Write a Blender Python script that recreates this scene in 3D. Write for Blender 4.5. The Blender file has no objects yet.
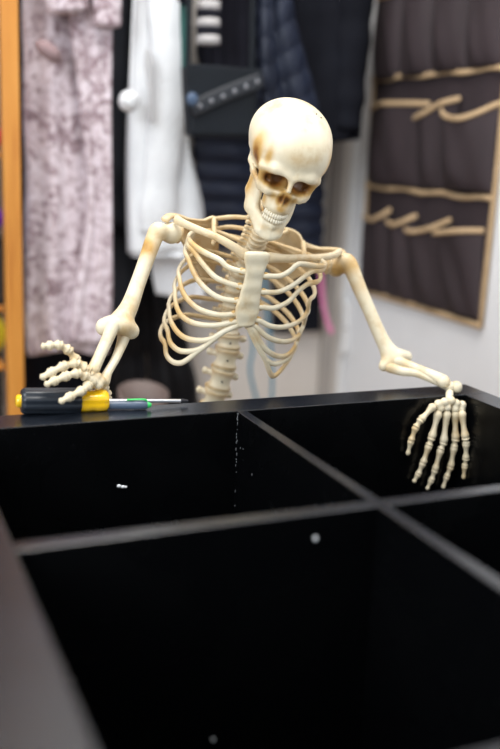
import bpy, math, random
import numpy as np
from mathutils import Vector, Matrix
random.seed(7); rng = np.random.default_rng(7)
# measured places of the joints, bones and garments, in metres (X along the bookcase's far rail, Y away from the camera, Z up from the floor)
PT = {
 'spine': [[0.4129,0.112,0.6318], [0.4162,0.128,0.6144], [0.4183,0.145,0.5963], [0.419,0.17,0.5741], [0.4142,0.19,0.5501], [0.4098,0.204,0.5233], [0.408,0.213,0.4935], [0.4082,0.215,0.4658], [0.4076,0.215,0.4382], [0.4037,0.217,0.4054], [0.3975,0.221,0.3735], [0.3927,0.226,0.3505], [0.3892,0.234,0.3231], [0.3894,0.246,0.2987]],
 'cage': {"c":[0.3908,0.135,0.5087],"lat":[0.9816,0.0,-0.1912],"up":[0.1852,-0.2484,0.9508],"fwd":[-0.0475,-0.9686,-0.2439],"a":0.0985,"b":0.08},
 'ribs': {"L1":[[0.3561,0.0492,0.5637], [0.3462,0.0541,0.5658], [0.3371,0.0598,0.5698], [0.3304,0.0647,0.5771]],"L2":[[0.3551,0.0531,0.5436], [0.3374,0.0621,0.5486], [0.3252,0.0713,0.5555], [0.3143,0.0844,0.5698], [0.3076,0.1021,0.5844]],"L3":[[0.3534,0.0574,0.5239], [0.3367,0.0656,0.5257], [0.3232,0.075,0.5325], [0.3118,0.0873,0.545], [0.3059,0.0993,0.5589], [0.3038,0.1146,0.5745]],"L4":[[0.3527,0.061,0.506], [0.3395,0.0673,0.504], [0.328,0.0742,0.5045], [0.3127,0.087,0.5089], [0.302,0.1015,0.5184], [0.2971,0.1168,0.5312], [0.2979,0.1318,0.5469]],"L5":[[0.3513,0.0636,0.4949], [0.3336,0.0727,0.4898], [0.3174,0.0841,0.4883], [0.3042,0.0975,0.4905], [0.295,0.1128,0.4978], [0.2921,0.1263,0.5108], [0.2942,0.1378,0.5275]],"L6":[[0.3556,0.0632,0.4894], [0.3403,0.0708,0.4804], [0.3268,0.0796,0.4698], [0.3123,0.0905,0.4662], [0.2993,0.104,0.4676], [0.291,0.1179,0.475], [0.2873,0.1341,0.4876], [0.2893,0.1475,0.5012]],"L7":[[0.3392,0.0715,0.479], [0.3281,0.0791,0.4678], [0.3206,0.0851,0.4594], [0.3119,0.0922,0.4529], [0.3016,0.102,0.4493], [0.2922,0.1138,0.4494], [0.2852,0.1281,0.458], [0.2845,0.1378,0.4731]],"L8":[[0.3206,0.0851,0.4594], [0.312,0.0924,0.4501], [0.3037,0.1006,0.4398], [0.2955,0.1096,0.432], [0.2875,0.1202,0.4315], [0.2819,0.1322,0.4391], [0.2815,0.1386,0.4534]],"R1":[[0.3863,0.0409,0.5586], [0.4057,0.0392,0.5586], [0.4193,0.0381,0.5652], [0.4315,0.0371,0.5744]],"R2":[[0.3866,0.0459,0.5368], [0.4065,0.045,0.5366], [0.4267,0.0452,0.5443], [0.4445,0.0464,0.5559], [0.4595,0.0505,0.5633]],"R3":[[0.3854,0.051,0.5161], [0.4045,0.051,0.5143], [0.425,0.0516,0.5219], [0.4389,0.0511,0.5359], [0.4552,0.0548,0.5453]],"R4":[[0.3839,0.0556,0.4979], [0.4029,0.0579,0.4888], [0.4264,0.0633,0.4857], [0.4526,0.074,0.49], [0.471,0.0847,0.5018], [0.4698,0.0751,0.5202]],"R5":[[0.3809,0.0579,0.4895], [0.3993,0.0615,0.4746], [0.4205,0.068,0.4656], [0.4443,0.0793,0.4626], [0.4627,0.0923,0.4666], [0.476,0.1047,0.4768], [0.4718,0.0886,0.4955]],"R6":[[0.3803,0.0593,0.4838], [0.3972,0.0654,0.4601], [0.4162,0.073,0.4459], [0.4365,0.0833,0.4401], [0.4538,0.0941,0.4435], [0.4671,0.102,0.4574], [0.4679,0.0942,0.4746]],"R7":[[0.373,0.0596,0.4868], [0.3859,0.0637,0.465], [0.4039,0.0719,0.4404], [0.4243,0.0873,0.4118], [0.4482,0.0968,0.4259], [0.4611,0.1024,0.4416], [0.466,0.1012,0.4561]],"R8":[[0.4059,0.0727,0.4387], [0.4215,0.0796,0.4308], [0.4411,0.089,0.4322], [0.4556,0.0973,0.4399]]},
 'sternum': [[0.371,0.0367,0.589,0.0224], [0.3708,0.0396,0.5745,0.0208], [0.3705,0.0424,0.5612,0.0163], [0.3691,0.0472,0.5396,0.018], [0.3675,0.0516,0.5205,0.0208], [0.3669,0.0553,0.5039,0.0208], [0.3677,0.0578,0.4913,0.0146]],
 'clav_l': [[0.374,0.085,0.5814], [0.3548,0.085,0.5934], [0.3344,0.092,0.6045], [0.316,0.112,0.6126], [0.3026,0.135,0.6194], [0.297,0.148,0.6238]],
 'clav_r': [[0.4034,0.075,0.5791], [0.4286,0.078,0.5773], [0.4626,0.092,0.5764], [0.5025,0.115,0.5746], [0.534,0.135,0.5753], [0.5523,0.148,0.5791]],
 'scap_l': [[0.3011,0.165,0.6268], [0.3283,0.18,0.6214], [0.3532,0.195,0.6193], [0.3737,0.205,0.6231], [0.3828,0.215,0.6016], [0.3864,0.222,0.5747], [0.3848,0.228,0.5474], [0.3735,0.23,0.5234], [0.3549,0.215,0.5433], [0.3349,0.195,0.5688], [0.318,0.178,0.5902], [0.3055,0.168,0.6048]],
 'scap_r': [[0.5582,0.165,0.5774], [0.5446,0.178,0.5791], [0.5252,0.19,0.5839], [0.5139,0.195,0.5894], [0.5074,0.2,0.6008], [0.4925,0.208,0.6075], [0.4709,0.215,0.6083], [0.4702,0.225,0.5775], [0.4791,0.23,0.5434], [0.4949,0.232,0.5152], [0.5149,0.215,0.5341], [0.5326,0.19,0.5447], [0.5484,0.175,0.5493], [0.5576,0.168,0.5591]],
 'acr_l': [[0.3617,0.205,0.6109], [0.3364,0.19,0.6173], [0.3108,0.172,0.6251], [0.2923,0.16,0.627], [0.2827,0.152,0.622]],
 'acr_r': [[0.5143,0.195,0.5834], [0.5347,0.185,0.5799], [0.5499,0.172,0.5804], [0.5604,0.16,0.5793], [0.5633,0.152,0.5727]],
 'cor_l': [[0.3737,0.205,0.621], [0.3571,0.16,0.61], [0.3422,0.118,0.601], [0.3341,0.1,0.5959]],
 'cor_r': [[0.514,0.195,0.5879], [0.4989,0.16,0.5808], [0.4721,0.105,0.5764]],
 'bars_l': [[[0.3737,0.205,0.621], [0.3997,0.2,0.6245], [0.4175,0.175,0.625]], [[0.3758,0.205,0.6067], [0.3971,0.2,0.6102], [0.414,0.18,0.609]], [[0.3797,0.21,0.5904], [0.3964,0.205,0.5967], [0.4093,0.19,0.5952]]],
 'bars_r': [[[0.437,0.175,0.6096], [0.4711,0.2,0.5991], [0.4939,0.207,0.6046]], [[0.4399,0.18,0.5919], [0.47,0.21,0.5804], [0.492,0.215,0.5845]]],
 'hum_l': [[0.2942,0.158,0.6041], [0.2718,0.148,0.6075], [0.267,0.146,0.6009], [0.2532,0.136,0.5724], [0.2377,0.124,0.5406], [0.2236,0.112,0.5132], [0.2108,0.104,0.4949]],
 'hum_l_cond': [[0.1866,0.098,0.4874], [0.1956,0.092,0.4908], [0.2083,0.09,0.4895], [0.2208,0.096,0.4814]],
 'rad_l': [[0.1935,0.084,0.491], [0.1837,0.076,0.4746], [0.1734,0.066,0.4601], [0.1651,0.058,0.448], [0.1601,0.053,0.4416]],
 'uln_l': [[0.2126,0.098,0.4773], [0.2077,0.092,0.4666], [0.1961,0.078,0.4501], [0.1816,0.062,0.4359], [0.1749,0.056,0.4259]],
 'carp_l': [[0.1581,0.05,0.4372], [0.1644,0.05,0.4331], [0.1599,0.047,0.4289], [0.1695,0.05,0.4276], [0.1546,0.046,0.4319], [0.165,0.047,0.4234]],
 'fl1': [[0.1543,0.05,0.4413], [0.1468,0.05,0.4468], [0.1373,0.049,0.4568], [0.1276,0.047,0.4703], [0.1162,0.045,0.4768], [0.1049,0.043,0.477], [0.0949,0.041,0.4766]],
 'fl2': [[0.1553,0.049,0.4363], [0.1473,0.047,0.4449], [0.1362,0.044,0.4536], [0.1206,0.04,0.4515], [0.105,0.035,0.4459], [0.0915,0.031,0.4401]],
 'fl3': [[0.1551,0.048,0.4327], [0.1479,0.044,0.4372], [0.137,0.04,0.4419], [0.1222,0.034,0.4402], [0.1066,0.029,0.436], [0.0957,0.025,0.4326]],
 'fl4': [[0.1571,0.046,0.428], [0.1507,0.04,0.4246], [0.1411,0.033,0.4205], [0.1243,0.024,0.4162], [0.1114,0.018,0.4123]],
 'fl5': [[0.1695,0.055,0.4239], [0.1774,0.066,0.4143], [0.1827,0.071,0.4048], [0.1856,0.072,0.3977]],
 'hum_r': [[0.5526,0.158,0.5543], [0.5622,0.146,0.566], [0.5671,0.142,0.5605], [0.5778,0.13,0.5292], [0.5912,0.116,0.4937], [0.6051,0.103,0.4579], [0.6152,0.094,0.4366]],
 'hum_r_cond': [[0.6046,0.088,0.4171], [0.6126,0.085,0.4234], [0.6256,0.085,0.4319], [0.6429,0.09,0.4285]],
 'rad_r': [[0.6207,0.079,0.4258], [0.6308,0.07,0.4227], [0.6423,0.055,0.4179], [0.6543,0.036,0.4125], [0.6643,0.022,0.4062]],
 'uln_r': [[0.6113,0.082,0.4165], [0.6248,0.07,0.4124], [0.6387,0.054,0.4123], [0.6535,0.034,0.407], [0.6715,0.014,0.3995]],
 'wr_r': [[0.6612,0.016,0.4069], [0.6805,0.012,0.3987], [0.6649,0.0045,0.3926], [0.6564,-0.007,0.3872]],
 'carp_r': [[0.6376,-0.0095,0.3818], [0.6471,-0.01,0.3842], [0.6579,-0.01,0.3857], [0.6669,-0.01,0.3807], [0.6774,-0.01,0.3778], [0.6514,-0.011,0.3761], [0.6653,-0.011,0.373], [0.6397,-0.011,0.3755], [0.6757,-0.011,0.3715]],
 'fr1': [[0.6285,-0.012,0.3807], [0.6082,-0.0125,0.3614], [0.6019,-0.0115,0.3515], [0.5975,-0.009,0.3316], [0.5951,-0.0065,0.3096]],
 'fr2': [[0.6374,-0.012,0.3714], [0.6288,-0.0125,0.3335], [0.6261,-0.012,0.3233], [0.6206,-0.009,0.2961], [0.6151,-0.0075,0.2798], [0.6089,-0.0065,0.2674]],
 'fr3': [[0.6513,-0.012,0.3704], [0.6499,-0.0125,0.3247], [0.6467,-0.012,0.3156], [0.6418,-0.009,0.2836], [0.6385,-0.0075,0.2684], [0.6324,-0.0065,0.2541]],
 'fr4': [[0.665,-0.012,0.3695], [0.6699,-0.0125,0.3287], [0.6694,-0.012,0.3175], [0.6686,-0.009,0.2859], [0.6646,-0.0075,0.2712], [0.6601,-0.0065,0.253]],
 'fr5': [[0.6739,-0.015,0.3696], [0.679,-0.023,0.3325], [0.681,-0.023,0.3249], [0.684,-0.022,0.3013], [0.6842,-0.021,0.2901], [0.6845,-0.02,0.2698]],
 'skull': {"M":[[0.959,0.2379,0.1541], [-0.1531,0.8924,-0.4244], [-0.2385,0.3834,0.8923]],"s":0.752,"t":[0.418,0.075,0.7017]},
 'driver': [[0.0611,0.036,0.4123], [0.2795,0.036,0.3987]],
 'lilac': [[0.2235,0.3926,1.0039], [0.2237,0.3869,0.8904], [0.2222,0.3872,0.7936], [0.2238,0.3986,0.6342], [0.2146,0.4041,0.4259], [0.221,0.3959,0.3004]],
 'charcoal': [[0.3978,0.4753,1.0262], [0.3988,0.4791,0.7201], [0.3995,0.4841,0.5036], [0.3999,0.486,0.3502]],
 'white': [[0.443,0.5363,1.0192], [0.4399,0.5429,0.9226], [0.4346,0.5563,0.8239], [0.4313,0.5701,0.7227], [0.4323,0.5959,0.6191], [0.4356,0.6086,0.5081]],
 'white2': [[0.5132,0.5665,1.0337], [0.5174,0.5769,0.7883], [0.5021,0.6243,0.6057], [0.504,0.6353,0.4785], [0.517,0.6329,0.3961]],
 'puffer': [[0.6274,0.9202,1.0637], [0.6245,0.9404,0.9133], [0.6191,0.956,0.7572], [0.6288,0.9593,0.6657], [0.6457,0.9646,0.5008]],
 'longblack': [[0.8488,0.9829,0.7397], [0.8594,0.997,0.5191], [0.868,1.0062,0.2828]],
 'blackjacket': [[0.8113,0.9931,1.0628], [0.8231,0.9978,0.9367], [0.838,0.9984,0.7578]],
 'navysleeve': [[0.6829,0.7594,1.0312], [0.7044,0.8211,0.8568], [0.7664,0.858,0.7356], [0.7784,0.8561,0.6893]],
 'varsity': [[0.5886,0.7173,1.0354], [0.5972,0.7236,0.8956]],
 'bag': [[0.5075,0.6606,0.8846], [0.5191,0.6666,0.7502]],
 'blacklow': [[0.2377,0.4418,0.3335], [0.2347,0.4428,0.1425]],
 'trousers': [[0.4333,0.6072,0.47], [0.4317,0.6213,0.3091], [0.4298,0.6444,0.2114], [0.4256,0.6746,0.0734]],
 'pom': [0.4115,0.8,0.8141],
 'toggle': [0.2555,0.8,0.8945],
 'cuff0': [0.5819,0.8,1.0201],
 'cuff1': [0.5844,0.8,0.9381],
 'lany': [0.5225,0.8,1.0143],
 'lany1': [0.5257,0.8,0.8775],
 'slit0': [0.4516,0.8,0.9101],
 'slit1': [0.4619,0.8,0.7763],
 'buckle': [0.5122,0.72,0.8128],
 'cord1': [[0.7552,1.0,0.5084], [0.7578,0.99,0.471], [0.7604,0.975,0.381], [0.7739,0.965,0.2716], [0.7664,0.96,0.2106], [0.7855,0.96,0.1387]],
 'cord2': [[0.8025,1.0,0.5085], [0.8025,0.99,0.4708], [0.8118,0.975,0.3553], [0.8267,0.965,0.2318], [0.8292,0.96,0.1308]],
 'pink': [[0.9663,1.03,0.4808], [0.9824,1.028,0.4327], [0.9912,1.026,0.3686], [1.005,1.024,0.3166], [1.0208,1.022,0.2823]],
 'box': [[0.366,0.7,0.272], [0.472,0.7,0.228]],
 'org_b': [[1.085,1.009,0.3978], [1.085,0.508,0.3884]],
 'org_r': [[1.085,0.4892,0.7568], [1.085,0.4998,0.6186], [1.085,0.508,0.3884]],
 'o1': [[1.085,0.9832,0.9146], [1.085,0.7197,0.9099], [1.085,0.5124,0.9054]],
 'o2': [[1.085,1.0121,0.843], [1.085,0.9327,0.8517], [1.085,0.8525,0.8506], [1.085,0.7412,0.8459]],
 'o2b': [[1.085,0.797,0.8154], [1.085,0.7089,0.8361], [1.085,0.634,0.8515]],
 'o2c': [[1.085,0.6899,0.8354], [1.085,0.6501,0.8154], [1.085,0.5962,0.8098], [1.085,0.544,0.82], [1.085,0.5018,0.8377]],
 'o2bot': [[1.085,0.9926,0.6591], [1.085,0.7613,0.6516], [1.085,0.5145,0.6499]],
 'o3': [[1.085,1.0229,0.583], [1.085,0.8758,0.6043], [1.085,0.8911,0.5819], [1.085,0.7618,0.5975], [1.085,0.813,0.5687], [1.085,0.6287,0.5977], [1.085,0.7005,0.5661], [1.085,0.5277,0.5842]],
 'post': [[0.2,1.1011,0.1116], [0.2,0.8539,0.1766], [0.2,0.98,0.9877], [0.2,0.7754,0.9616]],
 'drv_a': [0.0659,0.0557,0.407],
 'drv_b': [0.284,0.0448,0.3955],
 'pen_a': [0.2297,0.036,0.396],
 'pen_b': [0.1658,0.0501,0.396],
}
sc = bpy.context.scene
col = sc.collection
RAIL = 0.39          # height of the bookcase's upward-facing front edge

# ------------------------------------------------------------------ materials
def mat(name, color, rough=.6, spec=.5, metal=0, sheen=0, coat=0):
    m = bpy.data.materials.new(name); m.use_nodes = True
    b = m.node_tree.nodes['Principled BSDF']
    b.inputs['Base Color'].default_value = (*color, 1)
    b.inputs['Roughness'].default_value = rough
    b.inputs['Specular IOR Level'].default_value = spec
    b.inputs['Metallic'].default_value = metal
    b.inputs['Sheen Weight'].default_value = sheen * .3
    b.inputs['Coat Weight'].default_value = coat
    return m
def N(m, t, **kw):
    n = m.node_tree.nodes.new(t)
    for k, v in kw.items():
        if k in n.inputs: n.inputs[k].default_value = v
        else: setattr(n, k, v)
    return n
def L(m, a, b): m.node_tree.links.new(a, b)
def bsdf(m): return m.node_tree.nodes['Principled BSDF']
def ramp(m, src, stops):
    r = N(m, 'ShaderNodeValToRGB'); e = r.color_ramp.elements
    while len(e) < len(stops): e.new(.5)
    for el, (p, c) in zip(e, stops): el.position = p; el.color = (*c, 1)
    L(m, src, r.inputs[0]); return r.outputs[0]
def coords(m): return N(m, 'ShaderNodeTexCoord').outputs['Object']
def noise(m, scale, detail=4, rough=.55, dist=0, vec=None, stretch=None):
    t = N(m, 'ShaderNodeTexNoise'); t.inputs['Scale'].default_value = scale
    t.inputs['Detail'].default_value = detail; t.inputs['Roughness'].default_value = rough; t.inputs['Distortion'].default_value = dist
    v = vec or coords(m)
    if stretch:
        mp = N(m, 'ShaderNodeMapping'); mp.inputs['Scale'].default_value = stretch; L(m, v, mp.inputs[0]); v = mp.outputs[0]
    L(m, v, t.inputs['Vector']); return t.outputs['Fac']
def bump(m, src, strength=.3, dist=.002):
    b = N(m, 'ShaderNodeBump'); b.inputs['Strength'].default_value = strength; b.inputs['Distance'].default_value = dist
    L(m, src, b.inputs['Height']); L(m, b.outputs[0], bsdf(m).inputs['Normal'])
def noisy(name, stops, scale, rough=.8, bs=.3, bd=.002, detail=4, dist=0, stretch=None, bscale=None, **kw):
    m = mat(name, stops[0][1], rough, **kw)
    f = noise(m, scale, detail, .55, dist, None, stretch)
    L(m, ramp(m, f, stops), bsdf(m).inputs['Base Color'])
    if bs: bump(m, noise(m, bscale or scale * 3, 3), bs, bd)
    return m

# bone coloured plastic with an antique brown stain where the attribute "stain" says the prop was painted, plus forehead shade put into it
def bone_mat(name):
    m = mat(name, (.8, .73, .55), .42, .45)
    f = noise(m, 26, 4, .6)
    c1 = ramp(m, f, [(.30, (.60, .46, .26)), (.46, (.72, .635, .455)), (.70, (.765, .70, .54))])
    at = N(m, 'ShaderNodeAttribute'); at.attribute_name = 'stain'
    f2 = noise(m, 60, 3, .6)
    mu = N(m, 'ShaderNodeMath', operation='MULTIPLY'); L(m, at.outputs['Fac'], mu.inputs[0])
    ad = N(m, 'ShaderNodeMath', operation='ADD'); L(m, f2, ad.inputs[0]); ad.inputs[1].default_value = .5
    L(m, ad.outputs[0], mu.inputs[1])
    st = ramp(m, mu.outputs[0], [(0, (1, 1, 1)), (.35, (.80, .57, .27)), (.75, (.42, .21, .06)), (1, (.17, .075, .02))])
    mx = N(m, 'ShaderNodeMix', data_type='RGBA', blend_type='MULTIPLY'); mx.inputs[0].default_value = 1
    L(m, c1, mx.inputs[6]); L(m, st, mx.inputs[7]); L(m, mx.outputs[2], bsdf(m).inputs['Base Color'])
    bump(m, noise(m, 140, 3), .12, .001)
    return m
M_BONE = bone_mat('bone_plastic')
M_TOOTH = mat('tooth_plastic', (.80, .73, .57), .35)
# glossy black lacquer with faint wiping marks
M_BLACK = mat('black_lacquer', (.0016, .0018, .0022), .2, .25)
f = noise(M_BLACK, 9, 5, .6, .6)
L(M_BLACK, ramp(M_BLACK, f, [(.35, (.20,) * 3), (.7, (.34,) * 3)]), bsdf(M_BLACK).inputs['Roughness'])
bump(M_BLACK, noise(M_BLACK, 30, 2), .03, .002)
M_EDGE = noisy('black_edge_band_sheen', [(.3, (.006, .008, .012)), (.7, (.009, .012, .018))], 14, .26, .05, .001, spec=.8)  # edge band, its bluish base standing in for reflected light
M_SCUFF = mat('white_scuff', (.20, .21, .22), .7)
M_FOAM = mat('white_foam', (.85, .86, .88), .8)
M_WALLB = noisy('beige_wall_paint', [(.3, (.60, .56, .52)), (.7, (.64, .60, .56))], 3, .75, .1, .001, bscale=200)
M_WALLR = noisy('white_wall_paint', [(.3, (.77, .785, .815)), (.7, (.80, .815, .84))], 3, .7, .1, .001, bscale=200)
M_TRIM = mat('taupe_trim_paint', (.34, .31, .285), .6)
M_WHITE = mat('white_plastic', (.72, .72, .72), .45)
M_FLOOR = noisy('laminate_floor', [(.3, (.27, .18, .11)), (.7, (.36, .25, .16))], 6, .5, .1, .001, stretch=(1, 12, 1))
M_CEIL = mat('ceiling_paint', (.8, .8, .79), .9)
M_WOOD = noisy('orange_pine', [(.3, (.42, .155, .022)), (.5, (.52, .215, .034)), (.75, (.58, .26, .05))], 9, .5, .15, .001, detail=5, stretch=(6, 6, .5))
# lilac fur with mauve leopard flecks
M_LEO = mat('leopard_fleece', (.7, .62, .66), .95, .15, sheen=.3)
v = coords(M_LEO)
n1 = noise(M_LEO, 38, 3, .6, 1.3); n2 = noise(M_LEO, 11, 3)
a = N(M_LEO, 'ShaderNodeMath', operation='MULTIPLY_ADD'); L(M_LEO, n2, a.inputs[0]); a.inputs[1].default_value = .50; L(M_LEO, n1, a.inputs[2])
L(M_LEO, ramp(M_LEO, a.outputs[0], [(.50, (.17, .115, .13)), (.66, (.34, .26, .285)), (.78, (.58, .50, .54)), (1, (.70, .64, .69))]), bsdf(M_LEO).inputs['Base Color'])
bump(M_LEO, noise(M_LEO, 160, 3), .5, .004)
M_MAUVE = mat('mauve_pompom', (.27, .19, .195), .95, .1)
M_CHAR = noisy('charcoal_cloth', [(.3, (.022, .025, .032)), (.7, (.034, .038, .047))], 12, .85, .3, spec=.22)
M_WFUR = noisy('white_fleece', [(.3, (.64, .66, .685)), (.7, (.74, .76, .78))], 14, .95, .6, .004, bscale=110, sheen=.3)
M_WFUR2 = noisy('white_sherpa', [(.3, (.74, .76, .79)), (.7, (.82, .84, .87))], 14, .95, .6, .004, bscale=90)
M_NAVY = noisy('navy_nylon', [(.3, (.013, .017, .032)), (.7, (.021, .027, .050))], 10, .5, .4, .003, bscale=40, spec=.22)
M_NAVY2 = noisy('lighter_navy_nylon', [(.3, (.008, .011, .022)), (.7, (.014, .019, .037))], 10, .45, .4, .003, bscale=40, spec=.25)
M_BLK = noisy('black_cloth', [(.3, (.004, .0045, .008)), (.7, (.007, .008, .013))], 12, .85, .3, spec=.15)
M_BLK2 = noisy('black_padded_nylon', [(.3, (.004, .004, .005)), (.7, (.006, .006, .008))], 12, .7, .5, .005, bscale=24, spec=.2)
M_KNIT = noisy('black_rib_knit', [(.3, (.008, .008, .013)), (.7, (.016, .016, .024))], 12, .9, .3, spec=.15)
M_CUFFW = mat('white_knit', (.48, .46, .46), .9)
M_BAG = noisy('blue_black_leather', [(.3, (.005, .007, .0095)), (.7, (.009, .012, .017))], 8, .55, .3, .001, bscale=120, spec=.18)
M_STUD = mat('pewter_stud', (.32, .33, .36), .35, metal=1)
M_BUCK = mat('blue_enamel', (.05, .085, .15), .35)
M_TEAL = mat('teal_webbing', (.015, .085, .075), .8)
M_CORD = mat('light_blue_cord', (.035, .19, .29), .8)
M_PINK = mat('pink_ribbon', (.74, .24, .44), .7)
M_BROWNF = noisy('brown_nonwoven', [(.3, (.023, .0145, .0175)), (.7, (.035, .023, .0275))], 7, .78, .25, .001, bscale=300)
M_TAN = noisy('tan_binding', [(.3, (.42, .29, .16)), (.7, (.52, .37, .22))], 20, .8, .3, .001)
M_HANDLE = mat('slate_tool_plastic', (.014, .019, .027), .3)
M_YEL = mat('amber_tool_plastic', (.85, .50, .01), .18, coat=.4)
M_STEEL = mat('polished_steel', (.72, .73, .75), .25, metal=1)
M_TIP = mat('blackened_steel', (.03, .03, .035), .4, metal=.6)
M_SLATE = mat('slate_blue_plastic', (.07, .10, .15), .35)
M_GREEN = mat('bright_green_plastic', (.03, .50, .11), .35)
M_SHOE = noisy('brown_leather', [(.3, (.12, .088, .078)), (.7, (.17, .125, .112))], 12, .6, .3)
M_SHOEIN = mat('grey_lining', (.20, .175, .165), .9)
M_PURP = mat('purple_plush', (.17, .02, .42), .9)
M_YELP = mat('yellow_plush', (.80, .62, .02), .9)
M_RED = mat('red_plush', (.6, .02, .06), .8)
M_DARKW = mat('dark_stained_board', (.02, .016, .014), .7)

# ------------------------------------------------------------------ mesh helpers
class MB:
    def __init__(self): self.v = []; self.f = []
    def add(self, verts, faces):
        o = len(self.v); self.v += [tuple(map(float, p)) for p in verts]; self.f += [tuple(i + o for i in q) for q in faces]
    def build(self, name, material, parent=None, smooth=True, bevel=0, angle=None, stain=None):
        me = bpy.data.meshes.new(name); me.from_pydata(self.v, [], self.f); me.update()
        me.materials.append(material)
        if smooth: me.polygons.foreach_set('use_smooth', [True] * len(me.polygons))
        if angle is not None: me.set_sharp_from_angle(angle=math.radians(angle))
        if stain is not None:
            at = me.attributes.new('stain', 'FLOAT', 'POINT'); at.data.foreach_set('value', np.asarray(stain, dtype=np.float32))
        o = bpy.data.objects.new(name, me); col.objects.link(o)
        if parent is not None: put(o, parent)
        if bevel:
            b = o.modifiers.new('bevel', 'BEVEL'); b.width = bevel; b.segments = 2; b.limit_method = 'ANGLE'; b.angle_limit = .7
            b.harden_normals = False
        return o
def put(o, parent):
    o.parent = parent
    w = Matrix.Identity(4); p = parent
    while p is not None:
        w = p.matrix_basis @ w; p = p.parent
    base = o.matrix_basis.copy(); o.matrix_basis = w.inverted() @ base
def empty(name, loc):
    o = bpy.data.objects.new(name, None); col.objects.link(o); o.location = loc; o.empty_display_size = .05; return o
def tag(o, label=None, cat=None, group=None, kind=None):
    if label: o['label'] = label
    if cat: o['category'] = cat
    if group: o['group'] = group
    if kind: o['kind'] = kind
    return o
def box(m, lo, hi):
    x0, y0, z0 = lo; x1, y1, z1 = hi
    m.add([(x0,y0,z0),(x1,y0,z0),(x1,y1,z0),(x0,y1,z0),(x0,y0,z1),(x1,y0,z1),(x1,y1,z1),(x0,y1,z1)],
          [(0,3,2,1),(4,5,6,7),(0,1,5,4),(1,2,6,5),(2,3,7,6),(3,0,4,7)])
def catmull(P, n):
    P = np.asarray(P, float)
    if len(P) == 2: P = np.array([P[0], (P[0] + P[1]) / 2, P[1]])
    d = np.r_[0, np.cumsum(np.linalg.norm(np.diff(P[:, :3], axis=0), axis=1) + 1e-9)]
    Q = np.vstack([2 * P[0] - P[1], P, 2 * P[-1] - P[-2]])
    out = []
    for s in np.linspace(0, d[-1], n):
        i = min(int(np.searchsorted(d, s, 'right')) - 1, len(P) - 2); i = max(i, 0)
        t = (s - d[i]) / (d[i + 1] - d[i]); p0, p1, p2, p3 = Q[i:i + 4]
        out.append(.5 * ((2 * p1) + (p2 - p0) * t + (2 * p0 - 5 * p1 + 4 * p2 - p3) * t * t + (3 * p1 - p0 - 3 * p2 + p3) * t ** 3))
    return np.array(out)
def unit(a): a = np.asarray(a, float); return a / (np.linalg.norm(a) + 1e-12)
def sweep(m, P, rx, ry=None, hint=None, seg=10, dome=.6, power=1):
    """tube along P; rx sideways and ry along the hint direction, scalars or one per point"""
    P = np.asarray(P, float); n = len(P)
    rx = np.broadcast_to(np.asarray(rx, float), (n,)); ry = rx if ry is None else np.broadcast_to(np.asarray(ry, float), (n,))
    T = np.gradient(P, axis=0); T = np.array([unit(t) for t in T])
    Hs = None if hint is None else np.broadcast_to(np.asarray(hint, float), (n, 3))
    prev = None; rings = []
    for i in range(n):
        t = T[i]
        h = Hs[i] if Hs is not None else (prev if prev is not None else (np.array([0, 0, 1.]) if abs(t[2]) < .9 else np.array([1., 0, 0])))
        nn = unit(h - t * (h @ t)); prev = nn; b = np.cross(t, nn)
        a = np.linspace(0, 2 * math.pi, seg, endpoint=False)
        ca, sa = np.cos(a), np.sin(a)
        if power != 1:
            ca = np.sign(ca) * np.abs(ca) ** power; sa = np.sign(sa) * np.abs(sa) ** power
        rings.append(P[i] + np.outer(ca, b) * rx[i] + np.outer(sa, nn) * ry[i])
    V = [P[0] - T[0] * min(rx[0], ry[0]) * dome]
    def sub(i, k, s): c = P[i] + T[i] * s * min(rx[i], ry[i]) * dome; return c + (rings[i] - P[i]) * k
    R = ([sub(0, .75, -.7)] if dome else []) + rings + ([sub(n - 1, .75, .7)] if dome else [])
    for r in R: V += list(r)
    V.append(P[-1] + T[-1] * min(rx[-1], ry[-1]) * dome)
    F = []; k = len(R)
    for j in range(seg): F.append((0, 1 + (j + 1) % seg, 1 + j))
    for i in range(k - 1):
        for j in range(seg):
            a0 = 1 + i * seg + j; a1 = 1 + i * seg + (j + 1) % seg; F.append((a0, a1, a1 + seg, a0 + seg))
    e = len(V) - 1; s0 = 1 + (k - 1) * seg
    for j in range(seg): F.append((e, s0 + j, s0 + (j + 1) % seg))
    m.add(V, F)
def ball(m, c, r, axes=None, nu=16, nv=10):
    c = np.asarray(c, float); r = np.broadcast_to(np.asarray(r, float), (3,)); A = np.eye(3) if axes is None else np.asarray(axes, float)
    V = [c + A[2] * r[2]]; F = []
    for i in range(1, nv):
        ph = math.pi * i / nv
        for j in range(nu):
            th = 2 * math.pi * j / nu
            V.append(c + A[0] * r[0] * math.sin(ph) * math.cos(th) + A[1] * r[1] * math.sin(ph) * math.sin(th) + A[2] * r[2] * math.cos(ph))
    V.append(c - A[2] * r[2])
    for j in range(nu): F.append((0, 1 + j, 1 + (j + 1) % nu))
    for i in range(nv - 2):
        for j in range(nu):
            a = 1 + i * nu + j; b = 1 + i * nu + (j + 1) % nu; F.append((a, a + nu, b + nu, b))
    e = len(V) - 1; s = 1 + (nv - 2) * nu
    for j in range(nu): F.append((e, s + (j + 1) % nu, s + j))
    m.add(V, F)

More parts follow.
